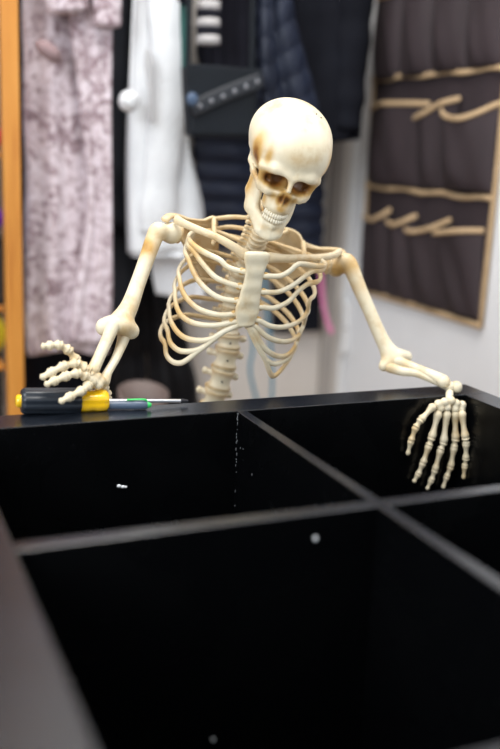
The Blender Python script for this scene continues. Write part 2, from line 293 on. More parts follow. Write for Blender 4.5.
# ------------------------------------------------------------------ implicit surfaces (for the skull and the bone ends)
def smin(a, b, k):
    h = np.clip(.5 + .5 * (b - a) / k, 0, 1); return b * (1 - h) + a * h - k * h * (1 - h)
def smax(a, b, k): return -smin(-a, -b, k)
def ell(X, c, r):
    p = X - np.asarray(c, float); r = np.asarray(r, float)
    k0 = np.linalg.norm(p / r, axis=-1); k1 = np.linalg.norm(p / (r * r), axis=-1) + 1e-9
    return k0 * (k0 - 1) / k1
def cap(X, a, b, r0, r1=None):
    a = np.asarray(a, float); b = np.asarray(b, float); r1 = r0 if r1 is None else r1
    ba = b - a; t = np.clip(((X - a) @ ba) / (ba @ ba), 0, 1)
    return np.linalg.norm(X - a - t[..., None] * ba, axis=-1) - (r0 + (r1 - r0) * t)
def surface_nets(fn, lo, hi, h):
    lo = np.asarray(lo, float); hi = np.asarray(hi, float)
    n = np.ceil((hi - lo) / h).astype(int) + 1
    G = np.stack(np.meshgrid(*[lo[i] + np.arange(n[i]) * h for i in range(3)], indexing='ij'), -1)
    Fv = fn(G); S = Fv < 0
    cn = tuple(n - 1); acc = np.zeros(cn + (3,)); cnt = np.zeros(cn)
    offs = [(i, j, k) for i in (0, 1) for j in (0, 1) for k in (0, 1)]
    def corner(A, o): return A[o[0]:o[0] + cn[0], o[1]:o[1] + cn[1], o[2]:o[2] + cn[2]]
    for o in offs:
        for ax in range(3):
            if o[ax]: continue
            q = list(o); q[ax] = 1
            fa, fb = corner(Fv, o), corner(Fv, q); cr = (fa < 0) != (fb < 0)
            t = np.where(cr, fa / np.where(cr, fa - fb, 1), 0)
            pos = np.zeros(cn + (3,)); pos[...] = o; pos[..., ax] += t
            acc += pos * cr[..., None]; cnt += cr
    act = cnt > 0; idx = -np.ones(cn, int); idx[act] = np.arange(act.sum())
    ijk = np.argwhere(act)
    V = lo + (ijk + acc[act] / cnt[act][:, None]) * h
    faces = []
    for ax in range(3):
        b, c = [(1, 2), (2, 0), (0, 1)][ax]
        A0 = np.take(S, range(0, n[ax] - 1), ax); A1 = np.take(S, range(1, n[ax]), ax)
        E = np.argwhere(A0 != A1)
        E = E[(E[:, b] > 0) & (E[:, c] > 0) & (E[:, b] < n[b] - 1) & (E[:, c] < n[c] - 1)]
        ins = A0[tuple(E.T)]
        e_b = np.eye(3, dtype=int)[b]; e_c = np.eye(3, dtype=int)[c]
        q = np.stack([idx[tuple((E - e_b - e_c).T)], idx[tuple((E - e_c).T)], idx[tuple(E.T)], idx[tuple((E - e_b).T)]], 1)
        q[~ins] = q[~ins][:, ::-1]; faces.append(q)
    Fq = np.concatenate(faces)
    # a light relaxation removes the grid stepping
    for _ in range(2):
        s = np.zeros_like(V); k = np.zeros(len(V))
        for i in range(4):
            a, b = Fq[:, i], Fq[:, (i + 1) % 4]
            np.add.at(s, a, V[b]); np.add.at(k, a, 1); np.add.at(s, b, V[a]); np.add.at(k, b, 1)
        V = .5 * V + .5 * s / k[:, None]
    return V, Fq
def implicit(name, fn, lo, hi, h, parent, stain=None, material=None, T=None):
    V, Fq = surface_nets(fn, lo, hi, h)
    st = stain(V) if stain is not None else np.zeros(len(V))
    if T is not None: V = T(V)
    m = MB(); m.add(V, Fq.tolist())
    return m.build(name, material or M_BONE, parent, stain=st)
def bone(name, chains, parent, h=.0017, k=.006, stain_pts=()):
    """one bone: chains of (point, radius) melted together"""
    pts = np.array([p for ch in chains for p, r in ch]); rmax = max(r for ch in chains for p, r in ch)
    lo = pts.min(0) - rmax * 1.3 - .004; hi = pts.max(0) + rmax * 1.3 + .004
    def fn(X):
        d = None
        for ch in chains:
            Q = np.array([[*p, r] for p, r in ch])
            if len(Q) > 2: Q = catmull(Q, 7 * len(Q))
            if len(Q) == 1: Q = np.vstack([Q[0], Q[0] + 1e-5])
            e = None
            for i in range(len(Q) - 1):
                f_ = cap(X, Q[i][:3], Q[i + 1][:3], Q[i][3], Q[i + 1][3]); e = f_ if e is None else np.minimum(e, f_)
            d = e if d is None else smin(d, e, k)
        return d
    def st(V):
        s = np.zeros(len(V))
        for c, r, w in stain_pts: s = np.maximum(s, w * np.exp(-(np.linalg.norm(V - np.asarray(c), axis=1) / r) ** 2))
        return s
    return implicit(name, fn, lo, hi, h, parent, st)
def ch(P, R): return [(np.array(p), r) for p, r in zip(P, R)]
B = PT
A = lambda k: np.array(B[k], float)

# ------------------------------------------------------------------ the setting
WALLX, WALLY = 1.10, 1.10
def struct(name, lo, hi, m, label=None):
    b = MB(); box(b, lo, hi); return tag(b.build(name, m, smooth=False), kind='structure')
struct('floor', (-1.6, -2.2, -.05), (WALLX + .1, WALLY + .1, 0), M_FLOOR)
struct('wall_back', (-1.6, WALLY, 0), (WALLX + .1, WALLY + .1, 2.4), M_WALLB)
struct('wall_right', (WALLX, -2.2, 0), (WALLX + .1, WALLY, 2.4), M_WALLR)
struct('ceiling', (-1.6, -2.2, 2.4), (WALLX + .1, WALLY + .1, 2.45), M_CEIL)
t = MB(); box(t, (1.028, 1.085, 0), (1.062, WALLY, 2.4)); tag(t.build('trim_1', M_TRIM, smooth=False, bevel=.003), kind='structure')
t = MB(); box(t, (1.084, 1.086, 0), (1.099, WALLY, 2.4)); tag(t.build('trim_2', M_WHITE, smooth=False, bevel=.003), kind='structure')
cb = MB(); box(cb, (1.078, 1.068, .215), (1.0995, 1.0862, .355))
cb = cb.build('cable_box', M_WHITE, smooth=False, bevel=.003)
tag(cb, 'small white cable junction box on the conduit in the room corner', 'cable box')
cl = MB(); box(cl, (1.080, 1.0665, .282), (1.0935, 1.0685, .286)); cl.build('cover_seam', M_TRIM, cb, smooth=False)

# ------------------------------------------------------------------ black bookcase lying on its back, compartments facing up
S = .335; XR = .6870; T0, TR = .0556, .042; YN = -.697; X1, X2 = .335, .3486; YB1, YB2 = -.3343, -.3527
case = empty('bookcase', (XR / 2, YN / 2, 0))
tag(case, 'glossy black cube bookcase lying on its back with open compartments facing up', 'bookcase')
def panel(name, lo, hi, label=None, bevel=.0012):
    b = MB(); box(b, lo, hi); o = b.build(name, M_BLACK, case, smooth=False, bevel=bevel)
    if hi[2] == RAIL: o.data.materials.append(M_EDGE); o.data.polygons[1].material_index = 1
    if label: o['label'] = label
    return o
panel('outer_panel', (-T0, 0, .001), (XR + TR, T0, RAIL))
panel('outer_panel', (-T0, YN - T0, .001), (XR + TR, YN, RAIL))
panel('outer_panel', (-T0, YN, .001), (0, 0, RAIL))
panel('outer_panel', (XR, YN, .001), (XR + TR, 0, RAIL))
div = panel('long_divider', (X1, YN, .012), (X2, 0, RAIL))
panel('short_divider', (0, YB2, .012), (X1, YB1, RAIL))
panel('short_divider', (X2, YB2, .012), (XR, YB1, RAIL))
panel('back_board', (0, YN, .001), (XR, 0, .012), bevel=0)
# chipped white edge where the long divider meets the far panel
sm = MB()
for i in range(22):
    z = .388 - random.random() ** 1.6 * .13
    w = .0003 + random.random() * .0006
    ball(sm, (X1 - .0003, -.002 - random.random() * .004, z), (.0004, w, .0006 + random.random() * .0022), nu=6, nv=4)
for i in range(3):
    ball(sm, (X1 - .0001, -.012 - random.random() * .05, .372 - random.random() * .06), (.0004, .0006, .0006 + random.random() * .0012), nu=6, nv=4)
o = sm.build('edge_scuff', M_SCUFF, div); o['label'] = 'white scuffs along the divider corner'; o['kind'] = 'stuff'
# wiped arc left on the far panel behind the hand
def crumb(blobs, label):
    m = MB()
    for c, r in blobs: ball(m, c, r, nu=10, nv=6)
    return tag(m.build('foam_crumb', M_FOAM), label, 'crumb', 'foam crumbs stuck inside the bookcase')
crumb([((.1800, -.0012, .3050), (.0030, .0016, .0022)), ((.1850, -.0012, .3035), (.0032, .0016, .0020)), ((.1885, -.001, .3028), (.002, .0012, .0016))], 'elongated white foam crumb stuck on the far inner wall of the left compartment')
crumb([((.2702, YB2 - .0012, .3667), (.0019, .0015, .0024))], 'round white foam crumb just below the short divider left of the crossing')
crumb([((.1757, YB2 - .0011, .1797), (.0013, .0013, .0016))], 'tiny white foam crumb deep in the nearest compartment, lowest in the photo')

# ------------------------------------------------------------------ skeleton
sk = empty('skeleton', (.40, .24, 0))
tag(sk, 'cream plastic skeleton with brown stained eye sockets leaning over the black bookcase', 'skeleton')
Mk = np.array(B['skull']['M']); sS = B['skull']['s']; tS = np.array(B['skull']['t'])
ZK = .87                                   # the prop's head is squat
def TS(V):
    V = np.array(V, float)
    V[:, 0] *= 1 - .19 * np.clip((.012 - V[:, 2]) / .042, 0, 1)      # narrow lower face
    V[:, 2] *= ZK
    return V @ Mk.T * sS + tS
def both(fn):
    return lambda s: fn(s)
def skull_fn(X):
    Xa = X.copy(); Xa[..., 0] = np.abs(Xa[..., 0])
    d = ell(X, (0, .010, .052), (.0735, .090, .074))
    d = smin(d, ell(X, (0, -.042, .034), (.058, .044, .056)), .03)
    d = smin(d, ell(X, (0, .02, -.005), (.052, .066, .032)), .03)
    d = smax(d, -ell(Xa, (.080, -.050, -.006), (.015, .020, .022)), .02)                  # temple hollow
    d = smin(d, cap(Xa, (.010, -.0850, .015), (.030, -.080, .0190), .0075, .0070), .014)    # brow
    d = smin(d, cap(Xa, (.030, -.080, .0190), (.048, -.066, .012), .0070, .0065), .012)
    d = smin(d, cap(Xa, (.048, -.066, .012), (.049, -.063, -.020), .0065, .0075), .008)     # outer rim
    d = smin(d, ell(X, (0, -.054, -.030), (.039, .033, .046)), .012)                        # mid face
    d = smin(d, cap(X, (0, -.088, .010), (0, -.0965, -.013), .0065, .0060), .010)           # nasal bone
    d = smin(d, cap(Xa, (.012, -.084, -.022), (.036, -.075, -.026), .0065, .0080), .008)    # lower rim
    d = smin(d, cap(Xa, (.036, -.075, -.027), (.048, -.062, -.028), .0095, .0095), .008)
    d = smin(d, cap(Xa, (.048, -.062, -.028), (.057, -.030, -.024), .0090, .0060), .008)    # cheek arch
    d = smin(d, cap(Xa, (.057, -.030, -.024), (.059, .008, -.016), .0060, .0065), .006)
    d = smin(d, ell(X, (0, -.060, -.056), (.032, .033, .018)), .012)                        # upper jaw
    d = smin(d, cap(Xa, (.052, .020, -.018), (.050, .016, -.036), .012, .008), .012)        # mastoid
    d = smax(d, -ell(Xa, (.046, -.064, -.054), (.013, .016, .013)), .010)                   # hollow cheek
    d = smax(d, -ell(Xa, (.041, -.028, -.052), (.012, .030, .028)), .008)
    # sockets, slanted down and outward
    q = Xa - np.array([.0262, -.084, -.0035]); c, s = math.cos(.20), math.sin(.20)
    q[..., 0] += .5 * np.maximum(q[..., 1] + .012, 0)
    Q = np.stack([q[..., 0] * c - q[..., 2] * s, q[..., 1], q[..., 0] * s + q[..., 2] * c], -1)
    sock = (np.abs(Q[..., 0] / .0196) ** 3 + np.abs(Q[..., 1] / .028) ** 3 + np.abs(Q[..., 2] / .0155) ** 3.0) ** (1 / 3) - 1
    d = smax(d, -sock * .0155, .004)
    nose = smin(cap(Xa, (.001, -.098, -.019), (.0060, -.096, -.038), .0050, .0086), cap(X, (0, -.098, -.017), (0, -.098, -.036), .0060, .0080), .004)
    d = smax(d, -nose, .003)
    d = smin(d, cap(X, (0, -.086, -.020), (0, -.090, -.043), .0016, .0018), .003)           # septum
    d = smax(d, -cap(X, (0, -.094, -.080), (0, -.03, -.080), .008), .004)
    return d
def g(V, c, r): return np.exp(-((((V - np.array(c)) / np.array(r)) ** 2).sum(1)))
def skull_stain_shade(V):
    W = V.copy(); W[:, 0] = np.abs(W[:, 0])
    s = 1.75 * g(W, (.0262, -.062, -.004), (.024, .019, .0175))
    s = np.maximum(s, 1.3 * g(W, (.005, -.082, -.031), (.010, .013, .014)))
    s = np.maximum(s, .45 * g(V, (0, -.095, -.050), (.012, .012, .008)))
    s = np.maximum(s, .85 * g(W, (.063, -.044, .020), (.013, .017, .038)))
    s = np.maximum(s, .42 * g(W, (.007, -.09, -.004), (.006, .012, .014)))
    s = np.maximum(s, .12 * g(V, (0, -.088, .052), (.026, .02, .012)))  # faint forehead patch paints in the shading below the lit crown
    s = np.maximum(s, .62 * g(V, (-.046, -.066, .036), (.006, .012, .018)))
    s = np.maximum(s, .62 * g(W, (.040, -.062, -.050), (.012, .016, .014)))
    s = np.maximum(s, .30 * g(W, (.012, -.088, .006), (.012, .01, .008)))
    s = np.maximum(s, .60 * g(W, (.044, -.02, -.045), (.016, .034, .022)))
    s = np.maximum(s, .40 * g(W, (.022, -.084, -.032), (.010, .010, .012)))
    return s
skull = implicit('skull', skull_fn, (-.085, -.115, -.095), (.085, .11, .135), .0021, sk, skull_stain_shade, T=TS)
def jaw_fn(X):
    Xa = X.copy(); Xa[..., 0] = np.abs(Xa[..., 0])
    d = cap(Xa, (0, -.079, -.113), (.018, -.074, -.111), .0105, .0105)
    d = smin(d, cap(Xa, (0, -.080, -.094), (.020, -.070, -.093), .0095, .0095), .008)
    d = smin(d, cap(Xa, (.018, -.074, -.110), (.041, -.024, -.094), .0115, .0105), .01)
    d = smin(d, cap(Xa, (.020, -.070, -.097), (.041, -.030, -.080), .0075, .006), .01)
    d = smin(d, cap(Xa, (.041, -.024, -.094), (.045, .000, -.070), .0105, .0105), .012)
    d = smin(d, cap(Xa, (.036, -.040, -.088), (.040, -.030, -.040), .0100, .0090), .012)
    d = smin(d, cap(Xa, (.041, -.024, -.082), (.046, -.006, -.040), .0095, .0090), .012)
    d = smin(d, cap(Xa, (.045, .000, -.070), (.050, .004, -.028), .0095, .007), .012)
    d = smin(d, cap(Xa, (.045, -.020, -.074), (.048, -.022, -.036), .0075, .005), .012)
    d = smin(d, ell(X, (0, -.082, -.118), (.017, .010, .008)), .008)
    return d
def jaw_stain(V):
    W = V.copy(); W[:, 0] = np.abs(W[:, 0])
    return np.maximum(.55 * g(W, (.050, -.008, -.055), (.012, .018, .026)), .18 * g(W, (.02, -.085, -.100), (.012, .01, .006)))
jaw = implicit('jaw', jaw_fn, (-.07, -.105, -.135), (.07, .025, -.012), .0021, skull, jaw_stain, T=TS)
def teeth(name, z, zt, a0, w, parent):
    m = MB()
    xs = [-5.5, -4.5, -3.5, -2.5, -1.5, -.5, .5, 1.5, 2.5, 3.5, 4.5, 5.5]
    for k in xs:
        th = k * .175
        c = np.array([.0285 * math.sin(th) * 1.0, -.058 - .0315 * math.cos(th), (z + zt) / 2])
        tg = np.array([math.cos(th), math.sin(th), 0]); nr = np.array([math.sin(th), -math.cos(th), 0])
        ball(m, c, (w, .0038, abs(z - zt) / 2), (tg, nr, (0, 0, 1)), 10, 8)
    V = TS(np.array(m.v)); m.v = [tuple(p) for p in V]
    return m.build(name, M_TOOTH, parent)
teeth('upper_teeth', -.0640, -.0755, 0, .0034, skull)
teeth('lower_teeth', -.0745, -.0855, 0, .0031, skull)
# the two little screw holes in the crown
hm = MB()
for dx in (-.004, .006):
    p = np.array([.024 + dx, -.012, 0]); zz = np.linspace(.15, .05, 800)
    X = np.stack([np.full(800, p[0]), np.full(800, p[1]), zz], 1); k = int(np.argmax(skull_fn(X) < 0))
    ball(hm, TS(X[k][None])[0], .0011, nu=8, nv=6)
hm.build('crown_hole', M_DARKW, skull)['label'] = 'pair of small dark screw holes in the crown'

# spine: every vertebra a part with its body, disc and processes
cg = B['cage']; LAT, UP, FWD, CC = (np.array(cg[k]) for k in ('lat', 'up', 'fwd', 'c')); CA, CB = cg['a'], cg['b']
sp = catmull(B['spine'], 240)
dl = np.r_[0, np.cumsum(np.linalg.norm(np.diff(sp, axis=0), axis=1))]
def sp_at(s):
    i = min(max(int(np.searchsorted(dl, s)), 1), len(sp) - 2); return sp[i], unit(sp[i + 1] - sp[i - 1])
lengths = [.0095] * 6 + [.0105] * 3 + [.0128] * 9 + [.020, .030, .0315, .032, .032]
tot = sum(lengths); kf = dl[-1] / tot
s = 0; VERT = []
for i, Lh in enumerate(lengths):
    Lh *= kf; c, tn = sp_at(s + Lh / 2); s += Lh
    cerv = i < 7; lum = i >= 18
    r = .0128 if cerv else (.0118 + .0003 * (i - 7) if not lum else .0172)
    side = LAT if not lum else unit(LAT * .55 + np.array([.917, -.397, -.08]) * .6)
    latv = unit(side - tn * (side @ tn)); fwd = np.cross(latv, tn); fwd = fwd if fwd @ FWD > 0 else -fwd
    m = MB(); hh = Lh / 2
    pr = [(-1, .92), (-.86, 1.03), (-.70, .98), (-.3, .84), (.2, .83), (.60, .96), (.70, 1.04), (.765, .86), (.80, .97), (.86, 1.0), (.90, .86), (.95, 1.0), (1, .95)]
    sweep(m, [c + tn * hh * a for a, _ in pr], [r * b * 1.08 for _, b in pr], [r * b * .86 for _, b in pr], fwd, 18, dome=.05)
    tl = .014 if cerv else (.015 if not lum else .0175)
    th = .0030 if cerv else (.0032 if not lum else .0052)
    back = -fwd
    for sd in (-1, 1):
        a = c + latv * sd * r * .7 + back * r * .6 - tn * hh * .25
        e = c + latv * sd * (r * .5 + tl) + back * (r * .9) - tn * hh * (.45 if not lum else .25)
        sweep(m, catmull([a, (a + e) / 2 + back * .001, e], 8), [th, th * .95, th * .9, th * .9, th * .92, th, th * 1.08, th], None, None, 10)
        ball(m, c + latv * sd * r * .62 + back * r * 1.15 - tn * hh * .7, r * .36, nu=10, nv=8)
    sl = r * (2.1 if not lum else 1.9)
    sweep(m, catmull([c + back * r * .8, c + back * (r * .8 + sl * .5) + tn * hh * .3, c + back * (r * .9 + sl) + tn * hh * .9], 8), th * .8, th * 1.5, tn, 10)
    if lum:
        d_ = c + fwd * r * .84 + latv * r * (.18 if i % 2 else -.1); 
    st = [.26 * max(0, 1 - abs(abs((np.array(v) - c) @ tn) / hh - .78) * 4) + .25 * (1 if (np.array(v) - c) @ back > r * .9 else 0) * .6 for v in m.v]
    m.build('vertebra', M_BONE, sk, stain=st); VERT.append((c, tn, latv, fwd, r))
def holes(idx):
    for i in idx:
        c, tn, latv, fwd, r = VERT[i]; m = MB()
        sweep(m, [c + fwd * r * .2, c + fwd * r * .885 + tn * .0], .0013, None, None, 10, dome=.3)
        m.build('peg_hole', M_DARKW, sk)
holes([18, 19, 20, 21])

stp = catmull([p for p in B['sternum']], 40)
# ribs: front course measured, then round the side of the chest and back up to the spine
def cage_pt(phi, w, k=1.0):
    a = math.radians(phi); return CC + LAT * CA * k * math.sin(a) + FWD * CB * k * math.cos(a) + UP * w
def rib(key, rise, side):
    P = [np.array(p) for p in B['ribs'][key]]
    if key not in ('L7', 'L8', 'R8'):
        k_ = int(np.argmin(np.linalg.norm(stp[:, :3] - P[0], axis=1))); P.insert(0, P[0] * .45 + stp[k_, :3] * .55 + np.array([0, .002, 0]))
    q = P[-1] - CC; ph0 = math.degrees(math.atan2((q @ LAT) / CA, (q @ FWD) / CB)); w0 = q @ UP
    vi = min(range(6, 20), key=lambda i: abs((VERT[i][0] - CC) @ UP - (w0 + rise)))
    vc, tn, latv, fwd, r = VERT[vi]
    vend = vc + latv * side * r * .75 - fwd * r * .5
    w1 = (vend - CC) @ UP
    ph1 = side * 158
    n = 7
    for j in range(1, n + 1):
        t = j / n; ph = ph0 + (ph1 - ph0) * t
        # the rear course rises to the spine
        w = w0 + (w1 - w0) * (t * t * (3 - 2 * t) * .75 + t * .25)
        P.append(cage_pt(ph, w))
    P.append(vend)
    C = catmull(P, 64)
    H = np.array([unit((p - CC) - UP * ((p - CC) @ UP) + 1e-6) for p in C])
    n = len(C); u = np.linspace(0, 1, n)
    wv = np.interp(u, [0, .12, .3, .6, .9, 1], [.0037, .0038, .0041, .0039, .0036, .0030])
    tv = np.interp(u, [0, .12, .3, .6, .9, 1], [.0030, .0029, .0028, .0027, .0028, .0027])
    m = MB(); sweep(m, C, wv, tv, H, 10)
    nn = len(m.v) // n
    st = np.zeros(len(m.v)); 
    uu = np.clip((np.arange(len(m.v)) - 10) / (10. * n), 0, 1)
    st = .30 * np.exp(-((uu - .34) / .09) ** 2) + .22 * (uu > .62)
    m.build('rib', M_BONE, sk, stain=st)
for k, vi in (('L1', .010), ('L2', .014), ('L3', .018), ('L4', .026), ('L5', .027), ('L6', .027), ('L7', .026), ('L8', .022)): rib(k, vi, -1)
for k, vi in (('R1', .0), ('R2', .0), ('R3', .006), ('R4', .020), ('R5', .028), ('R6', .032), ('R7', .034), ('R8', .032)): rib(k, vi, 1)

# sternum
stp = catmull([p for p in B['sternum']], 40)
m = MB(); wv = stp[:, 3] * .76 * (1 + .035 * np.sin(np.linspace(0, 4.2 * 2 * math.pi, 40)) + .02 * np.sin(np.linspace(0, 19, 40)))
sweep(m, stp[:, :3], wv, .0048 + .0006 * np.sin(np.linspace(0, 10 * math.pi, 40)), FWD, 20, dome=.4, power=.7)
nst = len(m.v)
for k_ in ('L1', 'L2', 'L3', 'L4', 'L5', 'R1', 'R2', 'R3', 'R4', 'R5'):
    ball(m, np.array(B['ribs'][k_][0]) + np.array([0, .0015, 0]), (.0062, .0038, .0052), (LAT, FWD, UP), 12, 8)
for k_ in ('clav_l', 'clav_r'): ball(m, B[k_][0], (.0075, .0065, .0075), (LAT, FWD, UP), 14, 10)
m.build('sternum', M_BONE, sk, stain=[.32 if i >= nst else .30 * max(0, abs(((np.array(v) - stp[min(39, i // 20), :3]) @ LAT)) / .016 - .75) for i, v in enumerate(m.v)])

# collarbones
for k in ('clav_l', 'clav_r'):
    P = catmull(B[k], 24); u = np.linspace(0, 1, 24)
    m = MB(); sweep(m, P, np.interp(u, [0, .12, .4, .8, 1], [.0080, .0062, .0052, .0055, .0064]), np.interp(u, [0, .12, .4, .8, 1], [.0074, .0056, .0048, .0042, .0040]), FWD, 12)
    m.build('clavicle', M_BONE, sk, stain=[.1] * len(m.v))
# shoulder blades: a thin curved plate with spine, acromion and the strut down to the collarbone
def plate(m, outline, nrm, th, bulge):
    n = 72; P = catmull(list(outline) + [outline[0]], n + 1)[:-1]; c = P.mean(0); nrm = unit(nrm)
    K = 8; V = []; F = []
    for sgn in (1, -1):
        for k in range(K + 1):
            f_ = k / K
            for p in P:
                t_ = th * (1 - .55 * (f_ ** 6)) + .0014 * (1 if f_ > .88 else 0)
                V.append(c + (p - c) * f_ + nrm * (sgn * t_ - bulge * (1 - f_ * f_)))
    W = (K + 1) * n
    for s_ in (0, 1):
        for k in range(K):
            for j in range(n):
                a = s_ * W + k * n + j; b = s_ * W + k * n + (j + 1) % n
                F.append((a, b, b + n, a + n) if s_ else (a, a + n, b + n, b))
    for j in range(n):
        a = K * n + j; b = K * n + (j + 1) % n; F.append((a, a + W, b + W, b))
    m.add(V, F)
for sd, k in ((-1, 'l'), (1, 'r')):
    m = MB(); O = A('scap_' + k)
    plate(m, O, FWD + LAT * sd * -.35, .0014, .006)
    P = catmull(list(O) + [O[0]], 90); sweep(m, P, .0026, .0022, None, 8)
    q = catmull(B['acr_' + k], 20); sweep(m, q, np.linspace(.003, .0062, 20), np.linspace(.003, .0040, 20), UP, 10)
    q = catmull(B['cor_' + k], 16); sweep(m, q, np.linspace(.0046, .0036, 16), .0034, LAT, 10)
    for bar in B['bars_' + k]: sweep(m, catmull(bar, 12), .0034, .0022, FWD, 8)
    hd = A('hum_' + k)[0]
    ball(m, hd - LAT * sd * .012 - FWD * .003, (.0055, .011, .0135), (LAT, FWD, UP))
    st = [.17] * len(m.v)
    m.build('shoulder_blade', M_BONE, sk, stain=st)

# arms
hl = A('hum_l'); hr = A('hum_r')
bone('upper_arm_bone', [ch(hl[:1], [.0148]), ch([hl[0], hl[1]], [.011, .0105]), ch(hl[1:], [.0108, .0116, .0106, .0104, .0118, .0142]),
     ch([hl[-1], A('hum_l_cond')[0]], [.0115, .0090]), ch([hl[-1], A('hum_l_cond')[3]], [.0115, .0085]), ch(A('hum_l_cond'), [.0118, .0128, .0120, .0104])],
     sk, stain_pts=[(hl[2], .012, .30), ((hl[2] + hl[3]) / 2 - np.array([.008, .004, 0]), .013, .55), (A('hum_l_cond')[2], .011, .22)])
bone('upper_arm_bone', [ch(hr[:1], [.0132]), ch([hr[0], hr[1]], [.0098, .0102]), ch(hr[1:], [.0106, .0118, .0106, .0098, .0104, .0122]),
     ch([hr[-1], A('hum_r_cond')[0]], [.0095, .0062]), ch([hr[-1], A('hum_r_cond')[3]], [.0095, .0070]), ch(A('hum_r_cond'), [.0070, .0086, .0095, .0085])],
     sk, stain_pts=[(hr[0] + np.array([-.002, -.01, 0]), .012, .55), (hr[2], .016, .50), (hr[3], .012, .35), (A('hum_r_cond')[1], .010, .3)])
def fore(k, R, nm, pts): bone(nm, [ch(A(k), R)], sk, k=.003, stain_pts=pts, h=.0014)
fore('rad_l', [.0092, .0080, .0076, .0076, .0084], 'radius_bone', [])
fore('uln_l', [.0092, .0074, .0058, .0058, .0080], 'ulna_bone', [])
fore('rad_r', [.0078, .0068, .0068, .0076, .0096], 'radius_bone', [(A('rad_r')[1], .010, .3)])
fore('uln_r', [.0086, .0072, .0062, .0060, .0076], 'ulna_bone', [(A('uln_r')[0], .012, .3)])
def digit(m, P, rs, joints):
    """each segment its own flared bone"""
    for i in range(len(P) - 1):
        a, b = P[i], P[i + 1]; u = np.linspace(0, 1, 12); r0, r1 = rs[i], rs[i + 1]
        base = r0 + (r1 - r0) * u
        pf = np.interp(u, [0, .10, .24, .5, .74, .9, 1], [.85, 1.08, .84, .60, .72, 1.06, .86])
        if i == len(P) - 2: pf = np.interp(u, [0, .1, .3, .6, .8, .92, 1], [.85, 1.08, .74, .55, .74, .80, .5])
        d = b - a; g_ = .02
        sweep(m, [a + d * (g_ + (1 - 2 * g_) * t) for t in u], base * pf, None, None, 12, dome=.5)
def hand(prefix, carp, rc, names, R):
    h = bone('hand', [ch([c], [r]) for c, r in zip(A(carp), rc)], sk, h=.0011, k=.0022, stain_pts=[(c + np.array([.003, 0, .003]), .004, .25) for c in A(carp)])
    for nm, part in names:
        P = A(nm); m = MB(); digit(m, P, np.linspace(R[0], R[1], len(P)), None)
        m.build(part, M_BONE, h, stain=[.05] * len(m.v))
    return h
hand('r', 'carp_r', [.0064] * 5 + [.0062] * 4, [('fr1', 'thumb'), ('fr2', 'finger'), ('fr3', 'finger'), ('fr4', 'finger'), ('fr5', 'finger')], (.0061, .0043))
bone('wrist_bone', [ch(A('wr_r')[:1], [.0096]), ch(A('wr_r')[1:2], [.0090]), ch(A('wr_r')[2:], [.0056, .0050])], sk, k=.003, h=.0012, stain_pts=[((A('wr_r')[0] + A('wr_r')[1]) / 2, .006, .4)])
hand('l', 'carp_l', [.0066] * 6, [('fl1', 'finger'), ('fl2', 'finger'), ('fl3', 'finger'), ('fl4', 'finger'), ('fl5', 'thumb')], (.0074, .0058))

# pelvis and folded legs, kneeling on the floor behind the bookcase
ps, pt = sp[-1], unit(sp[-1] - sp[-8])
pel = ps + np.array([0, .012, -.055])
def pelvis_fn(X):
    d = cap(X, ps + np.array([0, .004, 0]), ps + np.array([-.004, .022, -.075]), .020, .009)
    for sd in (-1, 1):
        w = pel + np.array([sd * .055, .0, .028]); q = X - w
        d = smin(d, ell(X, pel + np.array([sd * .052, .004, .022]), (.030, .026, .040)), .012)
        d = smax(d, -ell(X, pel + np.array([sd * .038, -.026, .034]), (.030, .024, .036)), .008)
        d = smin(d, cap(X, pel + np.array([sd * .055, 0, -.010]), pel + np.array([sd * .062, 0, -.030]), .018, .017), .012)
        d = smin(d, cap(X, pel + np.array([sd * .058, -.006, -.030]), pel + np.array([0, -.030, -.052]), .010, .009), .01)
        d = smin(d, cap(X, pel + np.array([sd * .058, .004, -.040]), pel + np.array([sd * .032, -.004, -.085]), .010, .011), .01)
        d = smin(d, cap(X, pel + np.array([sd * .032, -.004, -.085]), pel + np.array([sd * .006, -.028, -.058]), .009, .008), .01)
    return d
implicit('pelvis', pelvis_fn, pel - np.array([.12, .08, .13]), pel + np.array([.12, .09, .10]), .003, sk)
for sd in (-1, 1):
    hip = pel + np.array([sd * .072, .0, -.032]); knee = np.array([hip[0] + sd * .012, hip[1] - .035, .031]); ank = np.array([knee[0] + sd * .005, knee[1] + .25, .026])
    bone('thigh_bone', [ch([hip, hip + np.array([sd * .028, 0, -.004]), (hip + knee) / 2 + np.array([sd * .012, 0, 0]), knee + np.array([0, .004, .012])], [.013, .011, .009, .014]),
         ch([knee + np.array([-.012, .006, .004]), knee + np.array([.012, .006, .004])], [.014, .014])], sk, h=.003)
    bone('shin_bone', [ch([knee + np.array([0, .026, -.010]), (knee + ank) / 2, ank], [.015, .008, .010])], sk, h=.003)
    bone('kneecap', [ch([knee + np.array([0, -.014, .006])], [.009])], sk, h=.002)
    bone('foot', [ch([ank + np.array([0, .012, -.004]), ank + np.array([0, .035, -.010]), ank + np.array([sd * .006, .085, -.016])], [.013, .010, .007])] +
         [ch([ank + np.array([0, .04, -.010]), ank + np.array([(j - 2) * .009, .10, -.018])], [.006, .005]) for j in range(5)], sk, h=.0025)

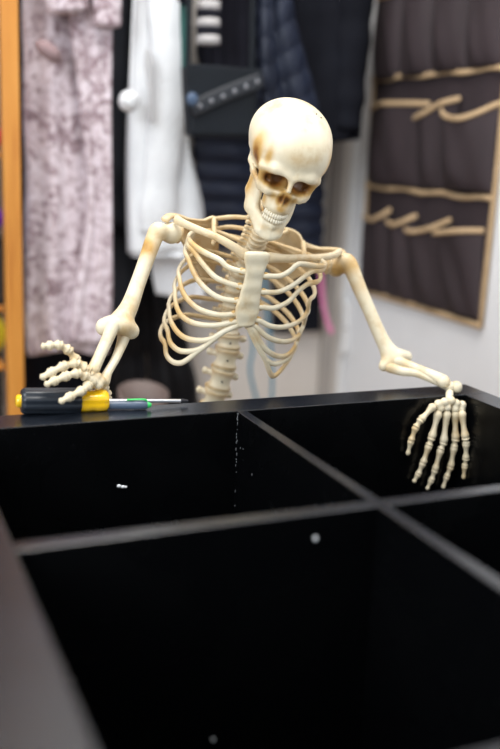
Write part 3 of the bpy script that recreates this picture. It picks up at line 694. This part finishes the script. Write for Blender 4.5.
# ------------------------------------------------------------------ tools on the rail
da, db = A('drv_a'), A('drv_b'); ax = unit(db - da); Ld = np.linalg.norm(db - da)
dv = empty('screwdriver', da + (db - da) * .3)
tag(dv, 'large screwdriver with dark slate handle and yellow collar lying under the left hand', 'screwdriver')
def turned(name, prof, material, flutes=0, dep=0.):
    m = MB(); seg = 48
    h = np.array([0, 0, 1.]); nn = unit(h - ax * (h @ ax)); b = np.cross(ax, nn)
    V = []; F = []
    for s_, r in prof:
        for j in range(seg):
            a = 2 * math.pi * j / seg
            rr = r * (1 - dep * (.5 + .5 * math.cos(flutes * a)) ** 2) if flutes else r
            V.append(da + ax * s_ + b * rr * math.cos(a) + nn * rr * math.sin(a))
    for i in range(len(prof) - 1):
        for j in range(seg):
            a0 = i * seg + j; a1 = i * seg + (j + 1) % seg; F.append((a0, a0 + seg, a1 + seg, a1))
    n0 = len(V); V.append(da + ax * prof[0][0]); V.append(da + ax * prof[-1][0])
    for j in range(seg): F.append((n0, j, (j + 1) % seg)); F.append((n0 + 1, (len(prof) - 1) * seg + (j + 1) % seg, (len(prof) - 1) * seg + j))
    m.add(V, F); return m.build(name, material, dv, angle=40)
px = Ld / 171.5
turned('handle', [(4 * px, .0128), (5.5 * px, .0155), (8 * px, .0168), (55 * px, .0168), (57 * px, .0164), (61 * px, .0148)], M_HANDLE, 10, .09)
turned('handle_butt', [(-1 * px, .005), (0, .0072), (1 * px, .0080), (4.6 * px, .0084)], M_YEL)
turned('collar', [(60 * px, .0118), (62 * px, .0142), (68 * px, .0150), (73 * px, .0138), (77 * px, .0150), (82 * px, .0148), (86 * px, .0142), (88.5 * px, .0110)], M_YEL, 6, .08)
turned('shaft', [(87 * px, .0027), (164 * px, .0027)], M_STEEL)
turned('shaft_tip', [(163.5 * px, .0029), (167 * px, .0030), (171.5 * px, .0016)], M_TIP)
pa, pb = A('pen_a'), A('pen_b'); pv = empty('marker_pen', (pa + pb) / 2); pd = unit(pb - pa); pl = np.linalg.norm(pb - pa)
tag(pv, 'slate blue marker pen with bright green clip lying behind the screwdriver shaft', 'pen')
m = MB(); sweep(m, [pa + pd * pl * u for u in (.04, .08, .3, .32, .6, 1)], [.0040, .0056, .0058, .0054, .0054, .0052], None, None, 16, dome=.2); m.build('barrel', M_SLATE, pv, angle=50)
m = MB(); sweep(m, [pa - pd * .0005, pa + pd * pl * .05], [.0030, .0044], None, None, 14); m.build('nib_cap', M_GREEN, pv)
m = MB(); sweep(m, catmull([pa + pd * pl * .06 + np.array([0, 0, .0052]), pa + pd * pl * .12 + np.array([0, 0, .0074]), pa + pd * pl * .44 + np.array([0, 0, .0072])], 10), .0022, .0012, (0, 0, 1), 10); m.build('pocket_clip', M_GREEN, pv)

# ------------------------------------------------------------------ garments on the back wall
def garment(name, rows, yc, th, material, parent=None, fold=.012, nf=5, hem=None, seed=0, quilt=0, qa=.010, top=None, nz=70, nu=120, diag=0):
    """closed hanging cloth: rows of (x left, x right, z) from the top down, folds running down it"""
    r = np.random.default_rng(seed); rows = [tuple(q) for q in rows]
    if top is not None: rows = [(top[0], top[1], top[2])] + rows
    R = catmull(np.array([[q[0], q[1], q[2]] for q in rows]), nz)
    ph = r.uniform(0, 6.28, nf); fr = r.uniform(.6, 1.6, nf) * np.arange(2, nf + 2) * 1.1; dr = r.uniform(-2.5, 2.5, nf)
    V = []; F = []
    for i, (xl, xr, z) in enumerate(R):
        v = i / (nz - 1); cx, hw = (xl + xr) / 2, (xr - xl) / 2
        for j in range(nu):
            a = 2 * math.pi * j / nu; c, s_ = math.cos(a), math.sin(a)
            X = np.sign(c) * abs(c) ** .75; Yv = -np.sign(s_) * abs(s_) ** .6
            fo = sum(math.sin(fr[k] * X * 1.6 + ph[k] + dr[k] * v) / (1 + .35 * k) for k in range(nf)) * fold * .55 * (.45 + .75 * v) * (1 - X ** 6)
            t_ = th * (.75 + .25 * v)
            q = 0
            if quilt:
                q = abs(math.sin(math.pi * ((rows[0][2] - z) + diag * X * hw) / quilt)) ** .8 * qa - qa * .5
            dz = 0
            if hem is not None and v > .8: dz = hem(X) * ((v - .8) / .2) ** 2
            V.append((cx + X * (hw + q * .4), yc + Yv * (t_ + q) + (fo if s_ > -.2 else fo * .5), z + dz))
    for i in range(nz - 1):
        for j in range(nu):
            a = i * nu + j; b = i * nu + (j + 1) % nu; F.append((a, a + nu, b + nu, b))
    for base in (0, (nz - 1) * nu):
        cpt = tuple(np.mean([V[base + j] for j in range(nu)], axis=0)); n0 = len(V); V.append(cpt)
        for j in range(nu):
            F.append((n0, base + j, base + (j + 1) % nu) if base == 0 else (n0, base + (j + 1) % nu, base + j))
    m = MB(); m.add(V, F)
    if name == 'body': loop(parent, (rows[0][0] + rows[0][1]) / 2, yc)
    return m.build(name, material, parent)
def sleeve(name, P, R0, R1, material, parent, wr=.004, seed=0, flat=.75, n=60, rings=0, ra=0):
    r = np.random.default_rng(seed); C = catmull(P, n); u = np.linspace(0, 1, n)
    rad = R0 + (R1 - R0) * u
    if rings: rad = rad + ra * (np.abs(np.sin(math.pi * u * rings)) ** .5 - .5)
    rad = rad + wr * np.sin(u * 23 + r.uniform(0, 6)) * .5 + wr * np.sin(u * 41 + r.uniform(0, 6)) * .3
    m = MB(); sweep(m, C, rad, rad * flat, (0, -1, 0), 28, dome=.2)
    return m.build(name, material, parent)
def root(name, loc, label, cat, group=None): return tag(empty(name, loc), label, cat, group)
def loop(g, x, y):
    m = MB(); sweep(m, catmull([(x - .018, y, 1.215), (x - .012, y, 1.25), (x, y, 1.276), (x + .012, y, 1.25), (x + .018, y, 1.215)], 20), .003, .002, (0, -1, 0), 8); m.build('hanging_loop', M_BLK, g)
def up_top(rows, shrink, z=1.23):
    a, b, _ = rows[0]; c = (a + b) / 2; h = (b - a) / 2
    return (c - h * shrink, c + h * shrink, z)
# lilac coat
r_ = B['lilac']; x0, x1 = r_[0][0], r_[0][1]
g0 = root('fur_coat', (.30, .88, .28), 'long lilac leopard fleece coat hanging beside the orange wooden post', 'coat')
garment('body', r_, .905, .045, M_LEO, g0, .015, 5, lambda X: .012 * math.cos(3.2 * X + .6) - .006, 3, top=up_top(r_, .7), nz=90)
garment('front_panel', [(x0 + .075, x1 - .005, r_[0][2]), (x0 + .10, x1 - .004, .80), (x0 + .115, x1 - .002, .60), (x0 + .085, x1, .42), (x0 + .075, x1 - .004, r_[-1][2] + .018)], .852, .020, M_LEO, g0, .012, 4, None, 11, top=(x0 + .06, x1 - .03, 1.18))
sleeve('sleeve', [(x1 - .04, .86, 1.19), (x1 - .028, .835, 1.12), (x1 - .022, .825, 1.02), (x1 - .020, .825, .955)], .050, .026, M_LEO, g0, .003, 5)
sleeve('sleeve', [(x0 + .06, .85, 1.19), (x0 + .050, .825, 1.12), (x0 + .058, .82, 1.05), (x0 + .072, .82, .975)], .055, .040, M_LEO, g0, .003, 6)
m = MB(); tp = A('toggle'); sweep(m, catmull([tp + np.array([-.020, .01, .015]), tp, tp + np.array([.020, .012, -.012])], 14), [.008, .011, .013, .014, .015, .015, .014, .015, .015, .014, .013, .011, .009, .006], None, None, 14); m.build('knotted_belt', M_MAUVE, g0)
# charcoal coat
r_ = B['charcoal']; g0 = root('long_coat', (.42, .97, .12), 'long charcoal coat hanging between the lilac coat and the white hoodie', 'coat')
garment('body', r_, .995, .020, M_CHAR, g0, .008, 4, None, 21, top=up_top(r_, .8))
sleeve('sleeve', [(.432, .975, 1.19), (.430, .965, 1.1), (.432, .965, .80), (.434, .965, .56)], .030, .024, M_CHAR, g0, .003, 8)
# white hoodie
r_ = B['white']; g0 = root('fleece_hoodie', (.52, .88, .5), 'white fleece hoodie with a pompom on its left edge', 'hoodie')
garment('body', r_, .885, .032, M_WFUR, g0, .010, 4, lambda X: .006 * math.cos(4 * X), 31, top=up_top(r_, .75))
garment('waistband', [(r_[-1][0] + .004, r_[-1][1] - .002, r_[-1][2] + .022), (r_[-1][0] + .008, r_[-1][1] - .004, r_[-1][2] - .012)],   .885, .028, M_WFUR, g0, .004, 4, None, 32, nz=12)
s0, s1 = A('slit0'), A('slit1')
sleeve('sleeve', [(s0[0] + .040, .862, 1.18), (s0[0] + .044, .856, 1.05), (s0[0] + .056, .850, .95), (s0[0] + .058, .850, .84), (s0[0] + .050, .852, .73), (s0[0] + .042, .856, .62), (s0[0] + .040, .860, .55)], .042, .040, M_WFUR, g0, .004, 9, .55)
m = MB(); sweep(m, catmull([s0 + np.array([0, .012, .006]), (s0 + s1) / 2 + np.array([.004, .012, 0]), s1 + np.array([0, .012, 0])], 16), np.interp(np.linspace(0, 1, 16), [0, .2, 1], [.004, .010, .005]), .004, (0, -1, 0), 10); m.build('slit_shade', mat('grey_slit_shade', (.42, .42, .43), .9), g0)  # grey strip puts the shade into the slit beside the sleeve
m = MB(); pc = A('pom'); ball(m, pc, .0205, nu=32, nv=24)
rr = rng.normal(0, .0009, (len(m.v), 3)); m.v = [tuple(np.array(v) + r) for v, r in zip(m.v, rr)]; m.build('pompom', M_WFUR, g0)
m = MB(); sweep(m, catmull([pc + np.array([.004, .004, .015]), pc + np.array([.012, .02, .15]), pc + np.array([.03, .03, .4])], 14), .0022, None, None, 8); m.build('drawstring', M_WFUR, g0)
r_ = B['white2']; g0 = root('sherpa_vest', (.60, .92, .42), 'white sherpa vest hanging lower behind the hoodie and the left shoulder', 'vest')
garment('body', r_, .940, .012, M_WFUR2, g0, .003, 4, lambda X: -.010 * X, 41, top=up_top(r_, .75))
# navy puffer
r_ = B['puffer']; g0 = root('puffer_jacket', (.80, .93, .5), 'navy puffer jacket quilted in level bands, hanging behind the skull', 'jacket')
garment('body', r_, .998, .014, M_NAVY, g0, .006, 4, None, 51, quilt=.044, qa=.015, top=up_top(r_, .7), nz=220)
# long black coat
r_ = B['longblack']; g0 = root('long_coat', (.90, .98, .3), 'long black coat whose hem shows below the right shoulder', 'coat')
garment('body', r_, 1.063, .012, M_BLK, g0, .006, 4, None, 61, top=(r_[0][0], r_[0][1], 1.23))
# sleeve of a navy jacket in front
r_ = B['navysleeve']; g0 = root('quilted_jacket', (.83, .84, .75), 'lighter navy quilted jacket whose slanting sleeve ends beside the skull', 'jacket')
garment('body', r_, .800, .020, M_NAVY2, g0, .010, 5, None, 71, quilt=.050, qa=.004, top=(r_[0][0] - .01, r_[0][1] - .01, 1.23), nz=180, diag=.55)
garment('front_edge', [(r_[0][0] - .005, r_[0][0] + .022, r_[0][2]), (r_[0][0] + .002, r_[0][0] + .028, .90), (r_[0][0] + .012, r_[0][0] + .040, .80)], .780, .012, M_NAVY2, g0, .003, 3, None, 72, quilt=.055, qa=.004, top=(r_[0][0] - .01, r_[0][0] + .018, 1.23), nz=150)
# black jacket
r_ = B['blackjacket']; g0 = root('black_jacket', (.93, .89, .8), 'plain black jacket hanging rightmost, beside the brown hanging organizer', 'jacket')
garment('body', r_, .905, .032, M_BLK, g0, .014, 5, lambda X: .010 * X, 81, top=up_top(r_, .7))
sleeve('sleeve', [(r_[0][1] - .05, .900, 1.19), (r_[0][1] - .040, .885, 1.1), (r_[0][1] - .042, .880, .9), (r_[0][1] - .045, .880, .79)], .05, .036, M_BLK, g0, .004, 12)
# varsity jacket
r_ = B['varsity']; g0 = root('varsity_jacket', (.64, .89, .85), 'black jacket with a white striped knitted cuff above the leather bag', 'jacket')
garment('body', r_, .900, .018, M_KNIT, g0, .008, 4, None, 91, top=up_top(r_, .8))
c0, c1 = A('cuff0'), A('cuff1')
cx = (c0[0] + c1[0]) / 2
sv = sleeve('sleeve', [(cx + .01, .85, 1.19), (cx + .003, .835, 1.12), (c0[0], .825, c0[2] + .03)], .042, .030, M_CUFFW, g0, .003, 13)
cut = np.linspace(0, 1, 6)
for i in range(5):
    a = c0 + (c1 - c0) * cut[i]; b = c0 + (c1 - c0) * cut[i + 1]; m = MB()
    sweep(m, [a + np.array([0, .02, .0]), (a + b) / 2 + np.array([0, .02, 0]), b + np.array([0, .02, 0])], .0245 + .001 * (i % 2), .020, (0, -1, 0), 24, dome=.1)
    m.build('cuff_stripe', M_CUFFW if i % 2 == 0 else M_KNIT, sv)
# bag
bt, bb = B['bag'][0], B['bag'][1]; xl, xr = bt[0], bt[1] + .006; zt, zb = bt[2], bb[2]
g0 = root('leather_bag', ((xl + xr) / 2, .755, zb), 'blue-black leather crossbody bag with a studded slanting flap', 'bag')
def slab(m, out, y0, y1):
    n = len(out); V = [(x, y0, z) for x, z in out] + [(x, y1, z) for x, z in out]
    F = [tuple(range(n)), tuple(range(2 * n - 1, n - 1, -1))] + [(i, i + n, (i + 1) % n + n, (i + 1) % n) for i in range(n)]
    m.add(V, [f_[::-1] for f_ in F])
m = MB(); slab(m, [(xl + .012, zb), (xr - .004, zb + .004), (xr, zt), (xl, zt)], .735, .775); m.build('pouch', M_BAG, g0, smooth=False, bevel=.008)
m = MB(); slab(m, [(xl - .001, zt + .003), (xl + .003, zt - .083), (xl + .018, zt - .095), (xr + .001, zt - .030), (xr + .001, zt + .003)], .727, .7345); fl = m.build('flap', M_BAG, g0, smooth=False, bevel=.003)
m = MB(); sweep(m, catmull([(xl + .012, .7265, zt - .083), ((xl + xr) / 2, .7260, zt - .050), (xr, .7265, zt - .017)], 12), .015, .0028, (0, -1, 0), 12, power=.7); bd = m.build('flap_border', mat('dark_leather_edge', (.010, .013, .019), .45), g0)
for i in range(6):
    m = MB(); t = .10 + i * .165; ball(m, (xl + .012 + (xr - xl - .012) * t, .7232, zt - .083 + .066 * t), (.0044, .0035, .0044), nu=12, nv=8); m.build('stud', M_STUD, bd)
m = MB(); bk = A('buckle'); ball(m, (xl + .010, .722, zt - .064), (.012, .006, .013), nu=16, nv=10); m.build('clasp', M_BUCK, g0)
m = MB(); sweep(m, catmull([(xl + .01, .755, zt - .005), (xl + .02, .765, zt + .22), ((xl + xr) / 2, .80, 1.25), (xr - .02, .765, zt + .22), (xr - .01, .755, zt - .005)], 40), .006, .0015, (0, -1, 0), 8); m.build('strap', M_BAG, g0)
# lanyard
l0, l1 = A('lany'), A('lany1')
g0 = root('lanyard', tuple(l1), 'dark teal lanyard with a black clasp hanging right of the white hoodie', 'lanyard')
m = MB(); sweep(m, catmull([(l0[0], .80, 1.23), (l0[0] - .002, .80, l0[2]), l1 + np.array([0, 0, .03]), l1], 30), .0065, .0018, (0, -1, 0), 8); m.build('strap', M_TEAL, g0)
m = MB(); ball(m, l0 + np.array([0, -.008, .004]), (.017, .008, .016)); m.build('clasp', M_BLK, g0)
# dark clothes lower down
r_ = B['blacklow']; g0 = root('black_clothes', (.32, 1.0, .1), 'black clothing showing below the lilac coat hem', 'clothes')
garment('body', r_, 1.062, .016, M_BLK, g0, .010, 5, None, 101, top=(r_[0][0], r_[0][1], 1.23))
r_ = B['trousers']; g0 = root('padded_trousers', (.57, .95, .1), 'black padded trousers hanging below the white hoodie, left of the ribs', 'trousers')
loop(g0, .60, 1.045)
garment('leg', [(r_[0][0], r_[0][0] + .09, r_[0][2])] + [(q[0], q[0] + .095, q[2]) for q in r_[1:]], 1.045, .022, M_BLK2, g0, .010, 5, None, 111, top=(r_[0][0] + .015, r_[0][0] + .09, 1.23), quilt=.09, qa=.012)
garment('leg', [(r_[0][1] - .09, r_[0][1] + .0, r_[0][2]), (r_[1][1] - .095, r_[1][1], r_[1][2]), (r_[2][1] - .11, r_[2][1], r_[2][2]), (r_[3][1] - .12, r_[3][1], r_[3][2])], 1.040, .022, M_BLK2, g0, .010, 5, None, 113, top=(r_[0][1] - .09, r_[0][1] - .02, 1.23), quilt=.10, qa=.012)
# cords and ribbon
for k, lb in (('cord1', 'longer light blue cord dangling behind the lumbar spine, wavy and leftmost of the pair'), ('cord2', 'straighter light blue cord dangling behind the right lower ribs')):
    P = A(k); P = np.vstack([P, [P[-1][0] + .004, P[-1][1], .12]])
    m = MB(); sweep(m, catmull(P, 60), .0042, None, None, 8); tag(m.build('blue_cord', M_CORD), lb, 'cord', 'light blue cords')
P = A('pink'); m = MB()
sweep(m, catmull(P, 40), np.interp(np.linspace(0, 1, 40), [0, .3, .8, 1], [.005, .0072, .006, .0075]), .0025, (0, -1, 0), 10); tag(m.build('hanging_ribbon', M_PINK), 'pink ribbon dangling beside the long black coat below the right shoulder', 'ribbon')
# added unseen rail with hooks for the clothes; white board brightens bookcase rim reflections
cr = root('coat_rack', (.6, 1.07, 1.25), 'added unseen coat rail with dark hooks and a white board for reflections above the clothes', 'coat rack')
m = MB(); box(m, (.21, 1.080, 1.23), (1.02, 1.0995, 1.33)); m.build('reflecting_rail_board', M_WHITE, cr, smooth=False, bevel=.004)
for x in np.linspace(.25, .98, 9):
    m = MB(); sweep(m, catmull([(x, 1.08, 1.27), (x, 1.0, 1.26), (x, .86, 1.23), (x, .80, 1.24), (x, .77, 1.27)], 20), .006, None, None, 10); m.build('hook', M_TIP, cr)

# ------------------------------------------------------------------ boots on the floor behind
P0, P1 = A('box')
bx = root('ankle_boots', (.31, .70, 0), 'brown leather boot with open grey-lined top behind the screwdriver tip', 'boot')
zt = P0[2] - .032
def loft(m, rings):
    n = len(rings[0]); V = [p for r in rings for p in r]; F = []
    for i in range(len(rings) - 1):
        for j in range(n):
            a = i * n + j; b = i * n + (j + 1) % n; F.append((a, b, b + n, a + n))
    m.add(V, F)
cx, cy = (P0[0] + P1[0]) / 2, .70
def ringz(z, a, b, dy=0, tilt=0): return [(cx + a * math.cos(t), cy + dy + b * math.sin(t), z + tilt * math.sin(t)) for t in np.linspace(0, 2 * math.pi, 28, endpoint=False)]
m = MB(); loft(m, [ringz(.002, .038, .095, -.045), ringz(.05, .038, .09, -.040), ringz(.09, .036, .062, -.012), ringz(.13, .036, .05), ringz(zt - .02, .050, .052), ringz(zt, .052, .054, 0, .012), ringz(zt, .048, .050, 0, .012), ringz(zt - .05, .044, .046)]); 
m.build('boot_upper', M_SHOE, bx)
m = MB(); ball(m, (cx, cy, zt - .045), (.045, .047, .012), nu=28); m.build('lining', M_SHOEIN, bx)
m = MB(); loft(m, [ringz(.0005, .001, .001, -.045), ringz(.0005, .040, .098, -.045), ringz(.014, .040, .098, -.045), ringz(.014, .001, .001, -.045)]); m.build('sole', M_DARKW, bx)

# ------------------------------------------------------------------ hanging organizer on the right wall
OX = 1.0985
g0 = root('hanging_organizer', (OX, .76, .39), 'dark brown fabric wall organizer with tan bound pockets on the right wall', 'organizer')
YL, YR = 1.012, .505
m = MB(); box(m, (1.094, YR, .392), (OX, YL, 1.48)); m.build('backing', M_BROWNF, g0, smooth=False)
def bind(name, P, w=.0075, n=40):
    m = MB(); sweep(m, catmull(P, n), w, .003, (-1, 0, 0), 10, power=.8); return m.build(name, M_TAN, g0)
bind('binding', [(1.092, YL, 1.48), (1.092, YL + .001, .9), (1.092, YL, .392)], .005)
bind('binding', [(1.092, YR, 1.48), (1.092, YR - .004, .8), (1.092, YR + .002, .388)], .008)
bind('binding', [(1.091, YL, .396), (1.091, .76, .393), (1.091, YR, .388)], .007)
def pocket(y0, y1, zb, top, bulge, seed, name='pocket'):
    """gathered pocket: top is a list of (y, z, how far the mouth stands off)"""
    r = np.random.default_rng(seed); nu, nv = 40, 34
    tp = catmull(np.array(top, float), nu); V = []; F = []
    for i in range(nu):
        y, zt_, off = tp[i]; u = i / (nu - 1)
        for j in range(nv):
            v = j / (nv - 1)
            b = bulge * math.sin(math.pi * u) ** .5 * (math.sin(math.pi * min(1, v ** .8 * .90 + .06)) ** .6)
            fo = .006 * math.sin(u * 6.3 + seed * 1.7 + v * 1.2) * math.sin(math.pi * v) + .002 * math.sin(u * 13 + v * 5 + seed * 2)
            yy = (y0 + (y1 - y0) * u) * (1 - v) + y * v
            V.append((1.0925 - b - fo * (1 - v * .3) * math.sin(math.pi * u) - off * v ** 3, yy, zb + (zt_ - zb) * v))
    for i in range(nu - 1):
        for j in range(nv - 1):
            a = i * nv + j; F.append((a, a + nv, a + nv + 1, a + 1))
    m = MB(); m.add(V, F); o = m.build(name, M_BROWNF, g0)
    sd = o.modifiers.new('solid', 'SOLIDIFY'); sd.thickness = .0016
    edge = [V[i * nv + nv - 1] for i in range(nu)]
    m = MB(); sweep(m, [(x - .002, y, z) for x, y, z in edge], .0062, .0030, (-1, 0, 0), 10, power=.8); m.build('pocket_binding', M_TAN, o)
def strip(zl, zr, seed):
    P = [(1.088 - .003 * math.sin(k * 2.1 + seed), YL + (YR - YL) * k / 12, zl + (zr - zl) * k / 12 + .0025 * math.sin(k * 1.7 + seed)) for k in range(13)]
    bind('row_binding', P, .0060, 60)
# lowest row: four pockets with spiked overlapping mouths
zb = .400
pocket(YL, .885, zb, [(YL + .01, .583, .0), (.95, .578, .014), (.90, .590, .02), (.872, .607, .012)], .020, 1)
pocket(.885, .765, zb, [(.890, .581, .010), (.84, .574, .020), (.80, .582, .022), (.758, .600, .012)], .022, 2)
pocket(.765, .63, zb, [(.813, .569, .012), (.75, .565, .022), (.68, .578, .02), (.625, .600, .012)], .022, 3)
pocket(.63, YR, zb, [(.70, .566, .012), (.64, .572, .020), (.57, .581, .016), (YR + .018, .585, 0)], .020, 4)
strip(.659, .650, 1)
zb = .662
pocket(YL, .78, zb, [(YL + .004, .842, 0), (.94, .852, .016), (.86, .851, .018), (.745, .846, .010)], .030, 5)
pocket(.78, .68, zb, [(.80, .815, .014), (.74, .826, .018), (.69, .842, .016), (.632, .852, .010)], .024, 6)
pocket(.68, YR, zb, [(.695, .836, .012), (.65, .815, .020), (.58, .811, .022), (YR, .838, .0)], .034, 7)
strip(.915, .905, 2)
zb = .918
for i, (a, b) in enumerate(((YL, .89), (.89, .76), (.76, .63), (.63, YR))):
    pocket(a, b, zb - .008, [(a, 1.10, 0), (a * .7 + b * .3, 1.095, .02), (a * .3 + b * .7, 1.095, .02), (b, 1.10, 0)], .028, 8 + i)
strip(1.165, 1.155, 3)
for i, (a, b) in enumerate(((YL, .85), (.85, .67), (.67, YR))):
    pocket(a, b, 1.17, [(a, 1.36, 0), (a * .7 + b * .3, 1.35, .02), (a * .3 + b * .7, 1.35, .02), (b, 1.36, 0)], .028, 14 + i)

# ------------------------------------------------------------------ orange wooden rack at the left edge with soft toys
g0 = root('wooden_rack', (0, .93, 0), 'orange pine shelving rack with square posts at the left edge', 'shelf rack')
for x, y in ((.1625, .80), (.040, 1.045), (-.66, .80), (-.66, 1.045)):
    m = MB(); box(m, (x, y - .014, 0), (x + .0325, y + .014, 1.7)); m.build('post', M_WOOD, g0, smooth=False, bevel=.002)
for z in (.06, .285, .405, .705, 1.0, 1.35):
    m = MB(); box(m, (-.628, .816, z - .012), (.1620, 1.055, z)); m.build('shelf_board', M_WOOD, g0, smooth=False, bevel=.002)
m = MB(); box(m, (-.65, 1.062, .05), (.19, 1.075, 1.65)); m.build('back_panel', M_DARKW, g0, smooth=False)
def plush(c, r, mt, lb):
    m = MB(); c = np.array(c)
    ball(m, c, r, nu=32, nv=20)
    m.v = [tuple(c + (np.array(v) - c) * (1 + .03 * math.sin(40 * v[0] + 2) * math.cos(45 * v[2]))) for v in m.v]
    o = tag(m.build('soft_ball', mt), lb, 'toy', 'soft toys on the wooden rack')
    e = MB(); ball(e, c + np.array([0, -r[1] * .2, r[2] * .97]), (r[0] * .14, r[1] * .14, r[2] * .10)); e.build('seam_button', mt, o)
plush((.133, .89, .2865 + .051), (.042, .05, .050), M_YELP, 'yellow soft toy on the rack below the other two, beside the orange post')
plush((.133, .88, .707 + .0275), (.044, .045, .027), M_RED, 'red soft toy on the highest visible rack shelf beside the orange post')
plush((.131, .88, .5415 + .034), (.042, .045, .0330), M_PURP, 'purple soft toy on the rack between the red and the yellow toy')

m = MB(); box(m, (-.10, .83, .4055), (.168, 1.02, .53)); sb = tag(m.build('storage_box', M_DARKW, smooth=False, bevel=.006), 'dark storage box on the rack under the purple toy, beside the orange post', 'box')
m = MB(); box(m, (-.103, .827, .5302), (.1695, 1.023, .541)); m.build('lid', M_DARKW, sb, smooth=False, bevel=.003)

# ------------------------------------------------------------------ light: ceiling panels and an added fill light from the left
def area(name, loc, rot, size, power, color=(1, 1, 1), sy=None):
    l = bpy.data.lights.new(name, 'AREA'); l.energy = power; l.color = color; l.size = size
    if sy: l.shape = 'RECTANGLE'; l.size_y = sy
    o = bpy.data.objects.new(name, l); col.objects.link(o); o.location = loc; o.rotation_euler = rot
area('ceiling_lamp', (.30, -.05, 2.38), (0, 0, 0), .9, 27, (1, .965, .92), 1.2)
area('left_fill_light', (-1.5, -1.2, 1.5), (math.radians(68), 0, math.radians(-58)), 1.4, 32, (.93, .965, 1))  # added fill lamp that brightens the right wall and the coats
w = bpy.data.worlds.new('room'); sc.world = w; w.use_nodes = True
w.node_tree.nodes['Background'].inputs[0].default_value = (.86, .93, 1, 1); w.node_tree.nodes['Background'].inputs[1].default_value = .50

# ------------------------------------------------------------------ camera
cd = bpy.data.cameras.new('camera'); cam = bpy.data.objects.new('camera', cd); col.objects.link(cam); sc.camera = cam
yaw, pitch, roll = .4085, .2239, .0393
fwd = Vector((math.sin(yaw) * math.cos(pitch), math.cos(yaw) * math.cos(pitch), -math.sin(pitch)))
rt = Vector((math.cos(yaw), -math.sin(yaw), 0)); upv = rt.cross(fwd)
c, s = math.cos(roll), math.sin(roll); r2 = rt * c + upv * s; u2 = upv * c - rt * s
cam.matrix_world = Matrix(((r2.x, u2.x, -fwd.x, -.1053), (r2.y, u2.y, -fwd.y, -1.0550), (r2.z, u2.z, -fwd.z, .6993), (0, 0, 0, 1)))
cd.sensor_fit = 'VERTICAL'; cd.sensor_height = 36; cd.lens = 36 * 920 / 749; cd.clip_start = .02
cd.dof.use_dof = True; cd.dof.focus_distance = 1.21; cd.dof.aperture_fstop = 1.7; cd.dof.aperture_blades = 9
vs = sc.view_settings; vs.view_transform = 'Standard'; vs.look = 'None'; vs.gamma = 1; vs.exposure = .62; vs.use_curve_mapping = False
